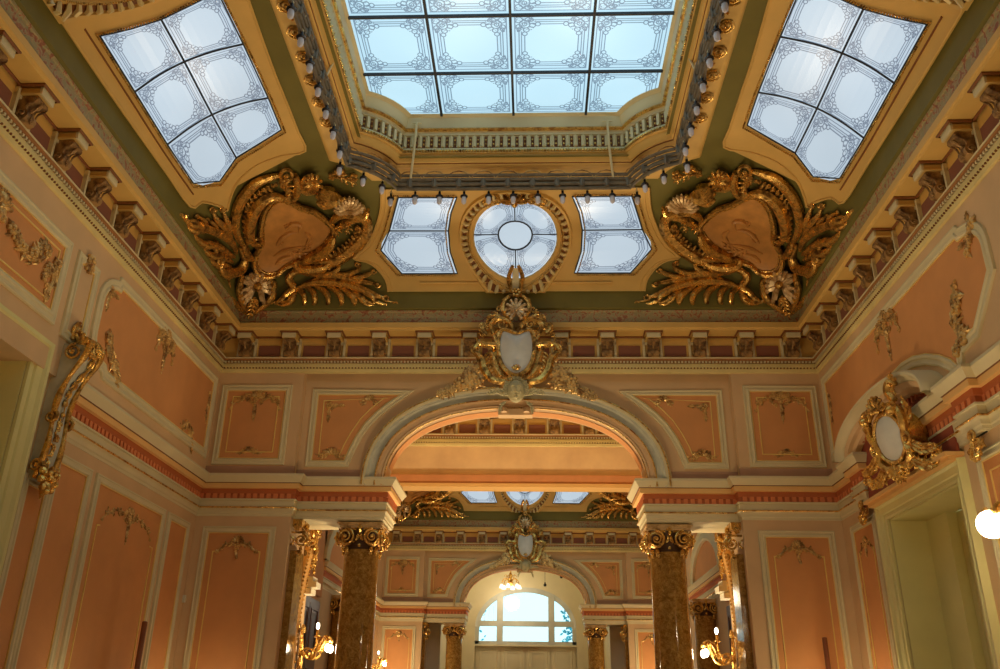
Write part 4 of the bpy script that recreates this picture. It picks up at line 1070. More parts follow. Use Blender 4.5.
# ================================================================== ARCH CREST (cartouche over each arch)
PO, PN = Vector((0, 12.06, 5.75)), Vector((0, -1, .26)).normalized()
def crest_hit(u, v, h):
    d = ray(430+u/4.461, 270+v/4.461); o = Vector((CAMX, 0, 0)); t = (PO-o).dot(PN)/d.dot(PN); return o+d*t+PN*h
FC = Fr(crest_hit, .0142/4.461)
def crest():
    t = thing('arch_crest', 'gilded crest with blank ivory shield on the crown of the near arch', 'crest', (0, 12.3, 4.4))
    sh = [(385, 306), (440, 292), (458, 345), (452, 415), (425, 462), (385, 482), (345, 462), (318, 415), (312, 345), (330, 292)]
    g = G(); plate(g, FC, sh, .0, .10, 5, .05); part('shield', g, SHIELD, t)
    g = G(); plate(g, FC, [(385+(x-385)*1.5, 390+(y-390)*1.22) for x, y in sh], -.30, .03, 4); part('backing', g, GILT, t)
    g = G(); rim(g, FC, [(385+(x-385)*1.1, 390+(y-390)*1.06) for x, y in sh], 11, .10)
    for s in (-1, 1):
        X = lambda x: 385+s*x
        vine(g, FC, [(X(8), 290), (X(35), 250), (X(80), 238), (X(112), 262), (X(100), 300)], [10, 16, 18, 14, 8], .06)
        vine(g, FC, [(X(100), 300), (X(85), 345), (X(120), 350), (X(165), 345), (X(190), 372)], [8, 15, 17, 15, 9], .05)
        spiral(g, FC, (X(178), 368), 24, -pi/2, 1.3, s, 7, .05); spiral(g, FC, (X(62), 262), 22, 0, 1.2, -s, 7, .08)
        vine(g, FC, [(X(180), 380), (X(150), 420), (X(140), 460), (X(110), 500), (X(60), 512), (X(22), 495)], [12, 20, 20, 18, 14, 7], .05)
        vine(g, FC, [(X(120), 365), (X(105), 410), (X(100), 450), (X(70), 490)], [8, 13, 12, 6], .08)
        for k in range(6): finger(g, FC, (X(120-k*4), 385+k*17), (0.6 if s > 0 else pi-.6), 34, 6, s*.5, .09)
        leaf(g, FC, [(X(60), 235), (X(95), 215), (X(120), 230)], 26, 4, .06); leaf(g, FC, [(X(130), 300), (X(150), 280), (X(152), 255)], 24, 4, .05)
        spiral(g, FC, (X(30), 500), 15, pi, 1.2, s, 5, .09)
    part('scroll_frame', g, GILT, t)
    g = G(); shell(g, FC, (385, 205), 46, -pi/2, 11, 5.2, .12, 9); part('shell', g, PALEG, t)
    g = G()
    for s in (-1, 1):
        X = lambda x: 385+s*x
        vine(g, FC, [(X(16), 240), (X(50), 215), (X(58), 175), (X(36), 140), (X(10), 128)], [8, 12, 12, 10, 6], .08)
        spiral(g, FC, (X(75), 190), 15, 0, 1.1, s, 6, .06); flower(g, FC, (X(52), 150), 14, 5, .06); flower(g, FC, (X(90), 210), 15, 5, .04)
        garland(g, FC, [(X(100), 232), (X(128), 250), (X(158), 290)], 22, 7, .02)
    flower(g, FC, (385, 125), 26, 6, .1); shell(g, FC, (385, 470), 20, -pi/2, 5, 2.2, .14); part('crest_top', g, GILT, t)
    for s in (-1, 1):
        g = G(); X = lambda x: 385+s*x
        garland(g, FC, [(X(150), 410), (X(165), 450), (X(195), 480), (X(230), 500)], [38, 52], 17, .02)
        garland(g, FC, [(X(180), 505), (X(250), 520), (X(300), 545), (X(345), 570 if s > 0 else 555)], [44, 24], 22, .0)
        part('flower_swag', g, GILTW, t)
    # mask with wings of hair
    g = G(); M_ = Matrix.Identity(3)
    c = FC(384, 556, .08); S = FC.s
    g.ell(c, 40*S, 34*S, 52*S, nu=16, nv=12)
    g.ell(c+Vector((0, -.105, .0)), .014, .022, .034, nu=8); g.ell(c+Vector((0, -.11, -.03)), .020, .018, .014, nu=8)
    for s in (-1, 1):
        g.ell(c+Vector((s*.045, -.088, .03)), .020, .012, .012, nu=8); g.tube([c+Vector((s*.015, -.105, .052)), c+Vector((s*.045, -.10, .062)), c+Vector((s*.08, -.07, .05))], .008, 5)
        g.ell(c+Vector((s*.055, -.075, -.03)), .03, .03, .034, nu=8)
    g.tube([c+Vector((-.028, -.092, -.07)), c+Vector((0, -.102, -.076)), c+Vector((.028, -.092, -.07))], .008, 5); g.tube([c+Vector((-.02, -.09, -.085)), c+Vector((.02, -.09, -.085))], .009, 5)
    g.ell(c+Vector((0, -.08, -.115)), .032, .03, .024, nu=8)
    mk = part('mask', g, mat('pale_green_plaster', srgb(198, 184, 130), .6, vs=9), t)
    g = G()
    for k in range(13):
        a = pi*(k/12)*1.25-.4; flower(g, FC, (384-cos(a)*46, 548-sin(a)*50), 15, 5, .08)
    for s in (-1, 1):
        leaf(g, FC, [(384+s*50, 570), (384+s*80, 552), (384+s*118, 560)], 26, 4, .05); leaf(g, FC, [(384+s*45, 595), (384+s*66, 610), (384+s*74, 640)], 16, 4, .03)
        g.box(0, 0, 0, 0, 0, 0) if False else None
    part('curled_hair', g, mat('pale_green_plaster', srgb(198, 184, 130)), mk)
    g = G(); g.box(-.26, 12.5, 4.10, .26, 12.68, 4.2)
    for s in (-1, 1): g.tube([(s*.17, 12.5, 4.2), (s*.17, 12.48, 4.13)], .05, 6)
    part('keystone_bracket', g, PINK, t)
    return t
cr = crest()
dup(cr, 'small distant gilded crest on the crown of the second arch', shift=(0, DY, 0))

# ================================================================== CORNER CARTOUCHES ON THE COVE
FK = cove_px(160, 140, 3.716, .8); leaf0 = leaf
def vine(g, F, pts, r, h=0., n=7, seg=4, lift=.5, _v=vine): _v(g, F, pts, [q*1.28 for q in r] if isinstance(r, (list, tuple)) else r*1.28, h, n, seg, lift)
def leaf(g, F, pts, W, n=6, h=0., r=None, sides=(1, -1), spread=.6):
    P = cat(pts, 5); m = len(P); r = (r or W*.2)*1.35
    g.tube([F(p.x, p.y, h+r*F.s) for p in P], [F.s*r*(1.2-.85*i/(m-1)) for i in range(m)], 7)
    for i in range(n):
        t = (i+.3)/n; k = min(m-2, int(t*(m-1))); d = P[k+1]-P[k]; a = atan2(d.y, d.x)
        for sg in sides:
            if (i+(sg > 0)) % 2 and n > 5 and i > 1: pass
            L = W*(.75+.75*sin(pi*min(1, t*.9+.15))); ang = a+sg*spread; q = [Vector((P[k].x, P[k].y))]
            for j in range(6): q.append(q[-1]+Vector((cos(ang), sin(ang)))*L/6); ang += sg*(.28 if j < 2 else -.42)
            rr = W*.215; g.tube([F(c.x, c.y, h+rr*F.s*e) for c, e in zip(q, (.3, .9, 1.3, 1.5, 1.5, 1.2, .8))], [rr*F.s*e for e in (.7, 1, 1.1, 1.05, .9, .6, .15)], 7)
    d = P[-1]-P[-2]; finger(g, F, P[-1], atan2(d.y, d.x), W*.6, W*.14, .5, h)
def corner_cartouche():
    t = thing('corner_cartouche', 'gilded rococo cartouche in the far left corner of the ceiling', 'cartouche', (-3.6, 11.4, 6.1))
    sh = [(430, 203), (475, 213), (525, 240), (575, 255), (622, 290), (645, 320), (632, 360), (592, 400), (535, 430), (500, 450), (468, 462), (440, 490), (400, 500), (362, 488), (345, 455), (350, 415), (372, 378), (370, 330), (376, 280), (392, 238)]
    g = G(); plate(g, FK, sh, .0, .07, 2, .02)
    part('shield', g, TAN, t)
    g = G(); h = .078
    for p in ([(430, 380), (450, 350), (480, 330), (510, 330)], [(420, 420), (460, 400), (500, 390), (540, 385)], [(470, 320), (490, 295), (520, 300), (515, 330)], [(430, 455), (455, 430), (500, 420)], [(540, 330), (560, 350), (545, 375)]): vine(g, FK, p, [3, 9, 7, 3], h, 7)
    flower(g, FK, (470, 305), 14, 5, h); flower(g, FK, (445, 365), 14, 5, h); leaf(g, FK, [(480, 400), (520, 410), (560, 380)], 22, 5, h)
    part('figure_relief', g, TAN, t)
    g = G(); rim(g, FK, [(500+(x-500)*1.04, 350+(y-350)*1.04) for x, y in sh], 11, .10, seg=2); rim(g, FK, [(500+(x-500)*.93, 350+(y-350)*.93) for x, y in sh], 4, .085, seg=2)
    # left C scrolls
    vine(g, FK, [(445, 185), (400, 178), (355, 205), (325, 250), (312, 300), (318, 345), (345, 372)], [12, 17, 20, 20, 18, 14, 9], .12)
    vine(g, FK, [(440, 118), (395, 128), (345, 150), (300, 200), (275, 255), (268, 310), (285, 360), (320, 400)], [8, 13, 16, 17, 16, 15, 12, 7], .04)
    vine(g, FK, [(300, 380), (310, 410), (335, 430), (350, 405)], [8, 14, 12, 6], .06)
    spiral(g, FK, (352, 366), 26, pi, 1.5, 1, 8, .12)
    P = cat([(425, 140), (375, 160), (330, 205), (300, 260), (298, 320), (310, 365)], 6)
    for i, p in enumerate(P[::2]): g.ell(FK(p.x, p.y, .12), .035, nu=6, nv=4)
    P = cat([(410, 165), (352, 190), (318, 240)], 6)
    for p in P[::2]: finger(g, FK, (p.x, p.y), -2.4, 26, 6, .3, .12)
    # top left volute
    spiral(g, FK, (470, 108), 30, pi/2, 1.5, 1, 9, .08); vine(g, FK, [(498, 110), (512, 150), (495, 190), (455, 195), (430, 205)], [10, 15, 15, 11, 6], .08); leaf(g, FK, [(440, 130), (470, 150), (480, 185)], 24, 5, .1)
    # right ladder scroll
    vine(g, FK, [(655, 330), (690, 300), (730, 280), (765, 285), (772, 320), (750, 360), (710, 400), (660, 435), (600, 450), (560, 458)], [10, 16, 18, 18, 20, 24, 26, 26, 22, 12], .02)
    vine(g, FK, [(650, 340), (640, 375), (605, 410), (560, 432), (520, 445)], [10, 16, 17, 15, 8], .12)
    P = cat([(745, 310), (725, 350), (690, 385), (640, 415), (590, 430)], 6)
    for p in P[::2]: finger(g, FK, (p.x-10, p.y-10), .8, 34, 6, 0, .11)
    for p in P[1::3]: g.ell(FK(p.x, p.y, .16), .032, nu=6, nv=4)
    vine(g, FK, [(640, 285), (670, 255), (715, 250), (760, 265), (775, 245)], [9, 16, 18, 14, 8], .10); spiral(g, FK, (760, 240), 18, 0, 1.2, 1, 6, .08)
    for p in ((660, 300), (700, 292), (735, 300)): leaf(g, FK, [p, (p[0]+6, p[1]+16), (p[0], p[1]+34)], 16, 3, .12)
    vine(g, FK, [(508, 435), (520, 462), (560, 474), (610, 468), (640, 448)], [8, 15, 18, 15, 7], .14); spiral(g, FK, (520, 450), 22, pi/2, 1.3, -1, 8, .12); spiral(g, FK, (640, 455), 18, pi/2, 1.3, 1, 7, .10)
    part('scroll_frame', g, GILT, t)
    # crest: horns and shells on the inner side
    g = G()
    spiral(g, FK, (562, 128), 38, pi/2, 1.2, 1, 10, .10); shell(g, FK, (566, 128), 36, .6, 10, 5.8, .14, 8)
    vine(g, FK, [(500, 130), (515, 150), (545, 168), (590, 165)], [7, 12, 14, 10], .08)
    vine(g, FK, [(590, 165), (618, 175), (650, 185), (668, 180)], [22, 34, 30, 14], .08)
    vine(g, FK, [(585, 195), (610, 212), (645, 205), (672, 190), (690, 180)], [6, 10, 10, 9, 5], .16)
    part('horn', g, GILT, t)
    g = G(); shell(g, FK, (702, 240), 54, -1.5, 11, 3.0, .12, 8.5); vine(g, FK, [(650, 230), (680, 245), (730, 240), (760, 220)], [8, 13, 13, 8], .12); part('small_shell', g, PALEG, t)
    g = G(); flower(g, FK, (668, 105), 26, 6, .06); flower(g, FK, (720, 125), 20, 5, .05); flower(g, FK, (640, 120), 18, 5, .05); leaf(g, FK, [(650, 110), (690, 130), (725, 150)], 20, 4, .05); part('flower_cluster', g, GILT, t)
    # bottom shell and its tail
    g = G(); shell(g, FK, (348, 548), 60, -pi/2, 13, 4.8, .06, 11.5); part('bottom_shell', g, PALEG, t)
    g = G(); g.ell(FK(348, 552, .14), .07, nu=8)
    leaf(g, FK, [(348, 570), (342, 600), (330, 640)], 26, 5, .1)
    vine(g, FK, [(290, 500), (285, 545), (300, 590), (330, 640)], [7, 11, 11, 6], .06); vine(g, FK, [(405, 510), (425, 540), (410, 585), (360, 625), (335, 645)], [7, 11, 12, 10, 6], .06)
    vine(g, FK, [(245, 500), (250, 560), (280, 610), (325, 645)], [6, 10, 10, 6], .02)
    part('tail', g, GILT, t)
    # wings of long curling leaves, each leaf a pair of strands
    def wing(L, r0):
        g = G()
        for q in L:
            *pts, r = q; r *= r0
            strand(g, FK, pts, r, .02)
            n_ = len(pts); o = [(x+r*.95*(.2+i/n_)*(1 if pts[-1][0] > pts[0][0] else -1)*.5, y-r*.95*(.2+i/n_)) for i, (x, y) in enumerate(pts[:-1])]+[(pts[-1][0]+r*.5, pts[-1][1]-r*.4)]
            if n_ > 3: strand(g, FK, o, r*.62, .03)
            spiral(g, FK, pts[-1], r*1.1, 0, 1.1, 1, r*.45, .03)
        part('leaf_wing', g, GILT, t)
    wing([((430, 602), (470, 578), (500, 555), (482, 515), (512, 484), (565, 482), (600, 490), 15),
          ((500, 562), (545, 540), (600, 530), (660, 534), (720, 548), (780, 580), (830, 605), (880, 606), 15),
          ((550, 530), (620, 508), (690, 514), (750, 530), (810, 540), 11), ((590, 512), (640, 500), (700, 498), (742, 478), (735, 458), 11), ((680, 520), (730, 512), (775, 500), (795, 486), 10),
          ((540, 500), (600, 500), (645, 490), (668, 470), (655, 452), 11), ((540, 545), (572, 570), (580, 598), (560, 616), 12), ((575, 540), (612, 565), (630, 595), (612, 618), 12), ((620, 540), (658, 566), (680, 598), (664, 622), 12),
          ((665, 545), (700, 572), (728, 600), (712, 622), 12), ((710, 556), (745, 585), (785, 608), (830, 606), 11), ((505, 560), (498, 590), (465, 606), (425, 602), 12), ((760, 572), (800, 586), (842, 586), 9), ((500, 545), (535, 575), (540, 605), (515, 618), 11)], 1.0)
    wing([((290, 396), (304, 440), (285, 480), (245, 492), (214, 470), (214, 436), (240, 420), 17),
          ((275, 415), (252, 372), (205, 342), (150, 326), (104, 304), (70, 274), 16), ((255, 382), (244, 340), (216, 308), (192, 282), (186, 252), 13), ((248, 352), (246, 312), (232, 282), (224, 250), 12),
          ((185, 336), (140, 332), (104, 322), (76, 300), 12), ((268, 432), (215, 402), (165, 384), (128, 360), (110, 338), 14), ((262, 452), (206, 430), (166, 410), (146, 388), 13), ((255, 470), (208, 458), (178, 440), (166, 418), 12),
          ((236, 494), (218, 520), (232, 552), (258, 574), 11), ((200, 372), (190, 405), (208, 430), 10), ((246, 500), (252, 556), (288, 616), (325, 642), 10), ((165, 330), (150, 300), (128, 282), 10), ((205, 340), (190, 312), (168, 292), 10)], 1.0)
    return t
cc = corner_cartouche()
dup(cc, 'gilded rococo cartouche in the far right corner of the ceiling', mirror=True)
cf = dup(cc, 'dark gilded cartouche in the second hall seen past the left column', shift=(0, DY, 0))
dup(cf, 'dark gilded cartouche in the second hall seen past the right column', mirror=True)


vine = vine.__defaults__[-1]; leaf = leaf0
# ================================================================== LEFT CONSOLE BRACKET
def console():
    t = thing('console_bracket', 'tall gilded console bracket beside the left door casing', 'bracket', (-4.6, 8.22, 1.95))
    f0 = lambda z: .05+.24*max(0, min(1, (z-2.1)/1.2))**1.4 + .05*sin((z-1.95)*5)
    side = Fr(lambda u, v, h: Vector((-4.66+u, 8.24+h, v)))
    zs = [2.0+.1*k for k in range(15)]; prof = [(0, 1.98)]+[(f0(z), z) for z in zs]+[(0, 3.42)]
    g = G(); g.prism(side, prof, -.13, .13); part('body', g, BLUEG, t)
    g = G()
    for s in (-1, 1): g.tube([side(f0(z)+.01, z, s*.135) for z in [2.0+.06*k for k in range(25)]], [.022+.014*sin(k*.35)**2 for k in range(25)], 7)
    for s in (-1, 1):
        f = Fr(lambda u, v, h, s=s: side(u*.01, v*.01, s*(.14+h)), .01)
        spiral(g, f, (20, 332), 9, pi/2, 1.6, 1, 1.8); spiral(g, f, (12, 262), 7, pi/2, 1.4, -1, 2); spiral(g, f, (8, 212), 7, 0, 1.3, 1, 1.8)
    g.tube([side(.30, 3.44, -.18), side(.34, 3.44, 0), side(.30, 3.44, .18)], .045, 7)
    part('gilt_rib', g, GILT, t)
    g = G(); f = Fr(lambda u, v, h: side(f0(v*.01)+h, v*.01, u*.01), .01)
    leaf(g, f, [(2, 335), (4, 315), (0, 290), (3, 262)], 8, 7, .01); garland(g, f, [(0, 260), (-2, 235), (0, 212)], 6, 7); garland(g, f, [(-8, 330), (0, 342), (8, 336)], 8, 6, .02); part('foliage', g, GILTB, t)
    g = G(); f = Fr(lambda u, v, h: Vector((-4.60+h, 8.22+u*.01, 2.0+v*.01)), .01)
    shell(g, f, (0, 4), 15, -pi/2, 7, 3.6, .06); flower(g, f, (0, 6), 9, 6, .1); garland(g, f, [(-9, 6), (0, 10), (9, 6)], 7, 5, .06); finger(g, f, (0, -8), -pi/2, 10, 2.4, 0, .04); part('drop_ornament', g, GILTB, t)
    g = G(); f = F100(wallL(-4.6), 8.22, 3.5); leaf(g, f, [(-4, 0), (-2, 10), (4, 20)], 9, 4, .02); shell(g, f, (6, 0), 12, pi/2, 6, 2.4, .05); part('crown', g, GILTB, t)
console()

# ================================================================== RIGHT DOOR HOOD
def hood():
    t = thing('door_hood', 'arched hood moulding above the right door', 'door hood', (4.4, 9.9, 2.5))
    F = wallR(4.60); cy = 10.1; z0 = 3.12
    A = [(cy+1.42*cos(pi*k/30), z0+.50*sin(pi*k/30)**.85) for k in range(31)]
    g = G(); g.sweep(F, A, [(-.02, 0), (-.02, .24), (.0, .27), (.03, .27), (.05, .22), (.08, .20), (.10, .16), (.10, .0)]); part('arch_moulding', g, CREAM, t)
    g = G(); g.sweep(F, A, [(.10, .17), (.16, .15), (.17, .10), (.22, .08), (.24, .0)]); part('inner_moulding', g, PINK, t)
    g = G(); g.prism(F, [(cy+1.38*cos(pi*k/30), z0-.2+.62*sin(pi*k/30)) for k in range(31)]+[(cy-1.38, 2.49), (cy+1.38, 2.49)], -.02, .012); part('tympanum', g, mat('deep_red_peach', srgb(150, 72, 44), .7), t)
    g = G(); 
    for k in range(20): y = cy-.95+.1*k; g.box(4.56, y-.02, 3.26, 4.60, y+.02, 3.34)
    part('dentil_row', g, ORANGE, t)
    # entablature blocks either side
    for s, y0, y1, nm in ():
        g = G(); x = 4.66
        pth = [(x, y0), (x-.14, y0), (x-.14, y1), (x, y1)] if s > 0 else [(x, y0), (x-.30, y0), (x-.30, y1), (x, y1)]
        for pr in ENT['cream']+ENT['light']: g.sweep(XY, pth[::1], [(o, z) for o, z in pr])
        d = .14 if s > 0 else .30
        g.box(x-d, y0, 2.47, x+.02, y1, 3.13)
        o = part('end_block', g, PINK, t)
        g = G()
        for pr in ENT['orange']: g.sweep(XY, pth, pr)
        part('orange_band', g, ORANGE, o)
        g = G(); f = Fr(lambda u, v, h: Vector((x-.02-h, (y0+y1)/2+u*.01, 2.36+v*.01)), .01)
        shell(g, f, (0, 2), 11, -pi/2, 6, 3, .05); garland(g, f, [(-10, 4), (0, 8), (10, 4)], 7, 5, .04); spiral(g, f, (0, 14), 7, 0, 1.3, 1, 2, .06); part('drop_ornament', g, GILTB, o)
    for yc, lab in ((8.28, 0), (11.39, 1)):
        g = G(); f = Fr(lambda u, v, h: Vector((4.62-h, yc+u*.01, 2.36+v*.01)), .01)
        shell(g, f, (0, 2), 11, -pi/2, 6, 3, .05); garland(g, f, [(-10, 4), (0, 8), (10, 4)], 7, 5, .04); spiral(g, f, (0, 14), 7, 0, 1.3, 1, 2, .06); part('drop_ornament', g, GILTB, t)
    g = G(); g.box(4.46, 8.72, 2.445, 4.68, 11.08, 2.485); g.box(4.5, 8.75, 2.40, 4.68, 11.05, 2.45); part('ledge', g, PEACHL, t)
    return t
hood()
def door_cartouche():
    t = thing('door_cartouche', 'gilded cartouche with blank oval shield standing over the right door', 'cartouche', (4.3, 9.95, 2.5))
    o = atX(893, 438, 4.30); an = Vector((-1, -.28, -.18)).normalized(); au = Vector((0.28, -1, 0)).normalized()*-1; av = an.cross(au).normalized()
    if av.z < 0: av = -av
    F = plane(o, au, av, an, .01)
    sh = [(21*cos(2*pi*k/14), 25*sin(2*pi*k/14)) for k in range(14)]
    g = G(); plate(g, F, sh, -.04, .05, 3, .05); part('shield', g, SHIELD, t)
    g = G(); plate(g, F, [(x*1.5, y*1.3) for x, y in sh], -.2, .02, 3); rim(g, F, [(x*1.12, y*1.1) for x, y in sh], 2.4, .05)
    for s in (-1, 1):
        vine(g, F, [(s*3, 32), (s*14, 34), (s*26, 26), (s*29, 8), (s*22, -8), (s*26, -22), (s*16, -32), (s*3, -30)], [2, 4, 5, 5, 3.5, 5, 4, 2], .03)
        spiral(g, F, (s*22, 30), 8, 0, 1.4, s, 2.4, .06); spiral(g, F, (s*27, -8), 7, pi/2, 1.4, -s, 2.2, .05); g.ell(F(s*24, 26, .12), .06, nu=8)
        leaf(g, F, [(s*26, -10), (s*40, -22), (s*58, -26)], 12, 6, .02); leaf(g, F, [(s*20, -26), (s*34, -38), (s*50, -42)], 12, 6, .02)
        leaf(g, F, [(s*28, 6), (s*36, 18), (s*34, 34)], 9, 5, .0); garland(g, F, [(s*24, -34), (s*40, -40), (s*62, -36)], 9, 9, .0)
    part('scroll_frame', g, GILTB, t)
    g = G(); shell(g, F, (0, 34), 14, pi/2, 7, 2.8, .08); vine(g, F, [(-26, 36), (-20, 48), (-26, 58), (-34, 52)], [4, 5, 4, 2], .02); flower(g, F, (-30, 56), 7); garland(g, F, [(-18, 30), (-26, 44), (-30, 60)], 7, 6, .03); part('crest_top', g, GILT, t)
    g = G(); shell(g, F, (0, -34), 12, -pi/2, 7, 3, .08); garland(g, F, [(-16, -38), (0, -44), (16, -38)], 8, 7, .05); part('bottom_flowers', g, GILTB, t)
    return t
door_cartouche()

# ================================================================== PASSAGE BAY: MIRRORS
def passage_rib(sg, label):
    X = sg*3.28; F = Fr(lambda u, v, h: Vector((X-sg*h, u, v)))
    t = thing('passage_rib', label, 'arch rib', (X, 13.3, FLOOR))
    C = [(13.14, -1.4), (13.15, .6), (13.2, 1.2), (13.36, 1.75), (13.62, 2.25), (13.9, 2.65), (14.2, 3.0), (14.6, 3.3)]
    P = cat(C, 4); g = G()
    rows = []
    for i, p in enumerate(P):
        d = (P[min(i+1, len(P)-1)]-P[max(i-1, 0)]).normalized(); n_ = Vector((-d.y, d.x)) 
        rows.append([F(p.x-n_.x*o, p.y-n_.y*o, h) for o, h in ((0, -.01), (0, .05), (.05, .07), (.09, .05), (.15, .05), (.19, .07), (.24, .05), (.24, -.30), (0, -.30), (0, -.01))])
    g.grid(rows); part('rib', g, PEACHL, t)
    g = G()
    for o in (.02, .22):
        for i in range(0, len(P)-1):
            for q in (0, .5):
                p = P[i].lerp(P[i+1], q); d = (P[i+1]-P[i]).normalized(); n_ = Vector((-d.y, d.x)); g.ell(F(p.x-n_.x*o, p.y-n_.y*o, .065), .022, nu=6, nv=4)
    part('bead_rope', g, GILT, t)
    g = G(); f = F100(F, 13.86, 2.3); garland(g, f, [(-14, 14), (2, 4), (4, -12), (-2, -26)], [14, 8], 12, .06); shell(g, f, (6, 22), 15, pi/2, 7, 3, .06); leaf(g, f, [(4, 0), (12, -16), (10, -34)], 10, 6, .06)
    part('gilt_spray', g, GILT, t)
    g = G(); x = sg*3.3
    for z, d in ((1.78, .14), (1.70, .2), (1.60, .13)): g.box(min(x, x-sg*d), 13.75, z, max(x, x-sg*d), 14.06, z+.085)
    part('impost', g, WHITE, t)
    return t
passage_rib(-1, 'curved gilt edged arch rib behind the left column with a gilded spray')
passage_rib(1, 'curved gilt edged arch rib behind the right column with a gilded spray')
for sg, nm in ((-1, 'left'), (1, 'right')):
    F = wallR(4.66) if sg > 0 else wallL(-4.66); g = G()
    g.prism(F, [(18.6, FLOOR), (20.5, FLOOR), (20.5, 2.2), (18.6, 2.2)], 0, .04); door_leaf(g, F, 18.7, 19.53, FLOOR, 2.1, .05, 3); door_leaf(g, F, 19.57, 20.4, FLOOR, 2.1, .05, 3)
    g.prism(F, [(22.7, FLOOR), (24.3, FLOOR), (24.3, 2.2), (22.7, 2.2)], 0, .04); door_leaf(g, F, 22.75, 23.48, FLOOR, 2.1, .05, 3); door_leaf(g, F, 23.52, 24.25, FLOOR, 2.1, .05, 3)
    struct('door_%d' % (4+(sg > 0)), g, mat('dark_walnut', srgb(92, 56, 40), .3))
for sg, nm in ((-1, 'left'), (1, 'right')):
    g = G(); g.box(min(sg*3.245, sg*3.262), 13.12, -1.2, max(sg*3.245, sg*3.262), 13.38, 1.75); solo('mirror_strip', g, MIRROR, 'narrow upright mirror strip beside the %s marble pilaster' % nm, 'mirror', smooth=False)

# side arches of the second hall with their columns
for sg, nm in ((-1, 'left'), (1, 'right')):
    F = wallR(4.60) if sg > 0 else wallL(-4.60)
    A = [(22.3+1.9*cos(pi*k/24), 3.14+1.05*sin(pi*k/24)) for k in range(25)]
    g = G(); g.sweep(F, A, [(-.1, 0), (-.1, .08), (-.04, .1), (0, .06), (.12, .06), (.18, .1), (.24, .08), (.24, .0)]); ha = solo('side_arch', g, CREAM, 'cream arch moulding high on the %s wall of the second hall' % nm, 'arch')
    ORG[ha.name] = ORG[ha.name]
    g = G(); A2 = [(22.3+2.1*cos(pi*k/24), 3.2+1.22*sin(pi*k/24)) for k in range(25)]
    g.prism(F, [(20.4, 3.2), (24.2, 3.2)]+[(y, z) for y, z in A2][:0]+[(24.5, 4.4), (20.1, 4.4)], -.01, .012); part('spandrel_field', g, PEACH, ha)
    dup(c1, 'dim marble column against the %s wall of the second hall' % nm, loc=(sg*4.42, 22.1, FLOOR))
    g = G(); g.prism(F, [(17.0, 2.3), (20.45, 2.3), (20.45, 4.5), (17.0, 4.5)], -.1, .012); solo('wall_panel', g, PEACH, 'plain red peach wall field of the second hall seen %s of the passage' % nm, 'wall panel')

# ================================================================== WALL LAMPS
def sconce(loc, rz, label, power=22, lit=True):
    """local: wall plane y=0, lamp comes out along -y"""
    t = thing('wall_lamp', label, 'wall lamp', (0, 0, 0), 'gilded wall lamps')
    F = Fr(lambda u, v, h: Vector((u*.01, -h, v*.01)), .01)
    g = G(); leaf(g, F, [(0, -30), (0, -12), (0, 8), (0, 26)], 10, 7, .01, 2.4); shell(g, F, (0, 22), 10, pi/2, 6, 2.6, .02); spiral(g, F, (-6, -22), 7, 0, 1.3, 1, 1.6, .02); spiral(g, F, (6, -22), 7, pi, 1.3, -1, 1.6, .02); part('backplate', g, GILTB, t)
    sh, bl, cups = G(), G(), G()
    for s in (-1, 1):
        g = G(); P = cat([(0, -.03, -.02), (s*.06, -.14, -.16), (s*.15, -.28, -.12), (s*.17, -.34, .06), (s*.13, -.40, .16), (s*.10, -.46, .12)], 5)
        g.tube(P, [.016+.008*sin(i*.9) for i in range(len(P))], 7)
        f2 = Fr(lambda u, v, h, s=s: Vector((s*.10+h, -.16+u*.01, -.10+v*.01)), .01); spiral(g, f2, (0, 0), 10, 0, 1.5, 1, 1.1); spiral(g, f2, (-14, 6), 6, 0, 1.4, 1, .9); leaf(g, f2, [(-16, 6), (-20, 16), (-14, 24)], 7, 4)
        part('arm', g, GILTB, t)
        x, y, z = s*.10, -.46, .12
        cups.lathe([(0, z), (.03, z), (.035, z-.03), (.02, z-.05)], (x, y, 0), 10)
        sh.lathe([(.022, z-.04), (.05, z-.07), (.066, z-.11), (.07, z-.15), (.082, z-.17)], (x, y, 0), 12)
        bl.ell((x, y, z-.13), .045, .045, .06, nu=10, nv=8)
    cups.lathe([(0, .14), (.045, .15), (.05, .17), (.02, .175), (.018, .26)], (0, -.26, 0), 10); bl.ell((0, -.26, .31), .026, .026, .05, nu=8, nv=6)
    g = G(); g.tube(cat([(0, -.03, -.06), (0, -.16, -.10), (0, -.25, .02), (0, -.26, .15)], 5), .014, 6); part('arm', g, GILTB, t)
    part('cup', cups, GILTB, t); part('bulb', bl, BULBON if lit else BULBOFF, t)
    t.location = loc; t.rotation_euler[2] = rz
    return t
def lampat(p, pw, r=.07, col=(1, .79, .54)):
    l = bpy.data.lights.new('lamp_light', 'POINT'); l.energy = pw; l.color = col; l.shadow_soft_size = r
    o = bpy.data.objects.new('lamp_light', l); COL.objects.link(o); o.location = p; return o
s0 = sconce((-3.28, 13.8, .82), pi/2, 'lit gilded wall lamp on the left passage pier beside the column')
def sc(loc, rz, label, pw):
    c = dup(s0, label, loc=loc, rz=rz); n = Matrix.Rotation(rz, 3, 'Z') @ Vector((0, -.56, -.02)); lampat(Vector(loc)+n, pw); return c
lampat((-2.74, 13.8, .8), 14)
sc((3.28, 13.8, .82), -pi/2, 'lit gilded wall lamp on the right passage pier beside the column', 14)
rl = sc((4.66, 7.60, 1.52), -pi/2, 'glaring lit wall lamp at the right edge beside the door casing', 40)
g = G(); g.ell((0, -.46, .0), .12, nu=14, nv=10); ob = bpy.data.objects.new('glass_globe', mesh('glass_globe', g, BULBON)); link(ob, rl)
sc((-4.62, 27.4, 1.2), pi/2, 'small lit wall lamp on the left wall of the second hall', 40)
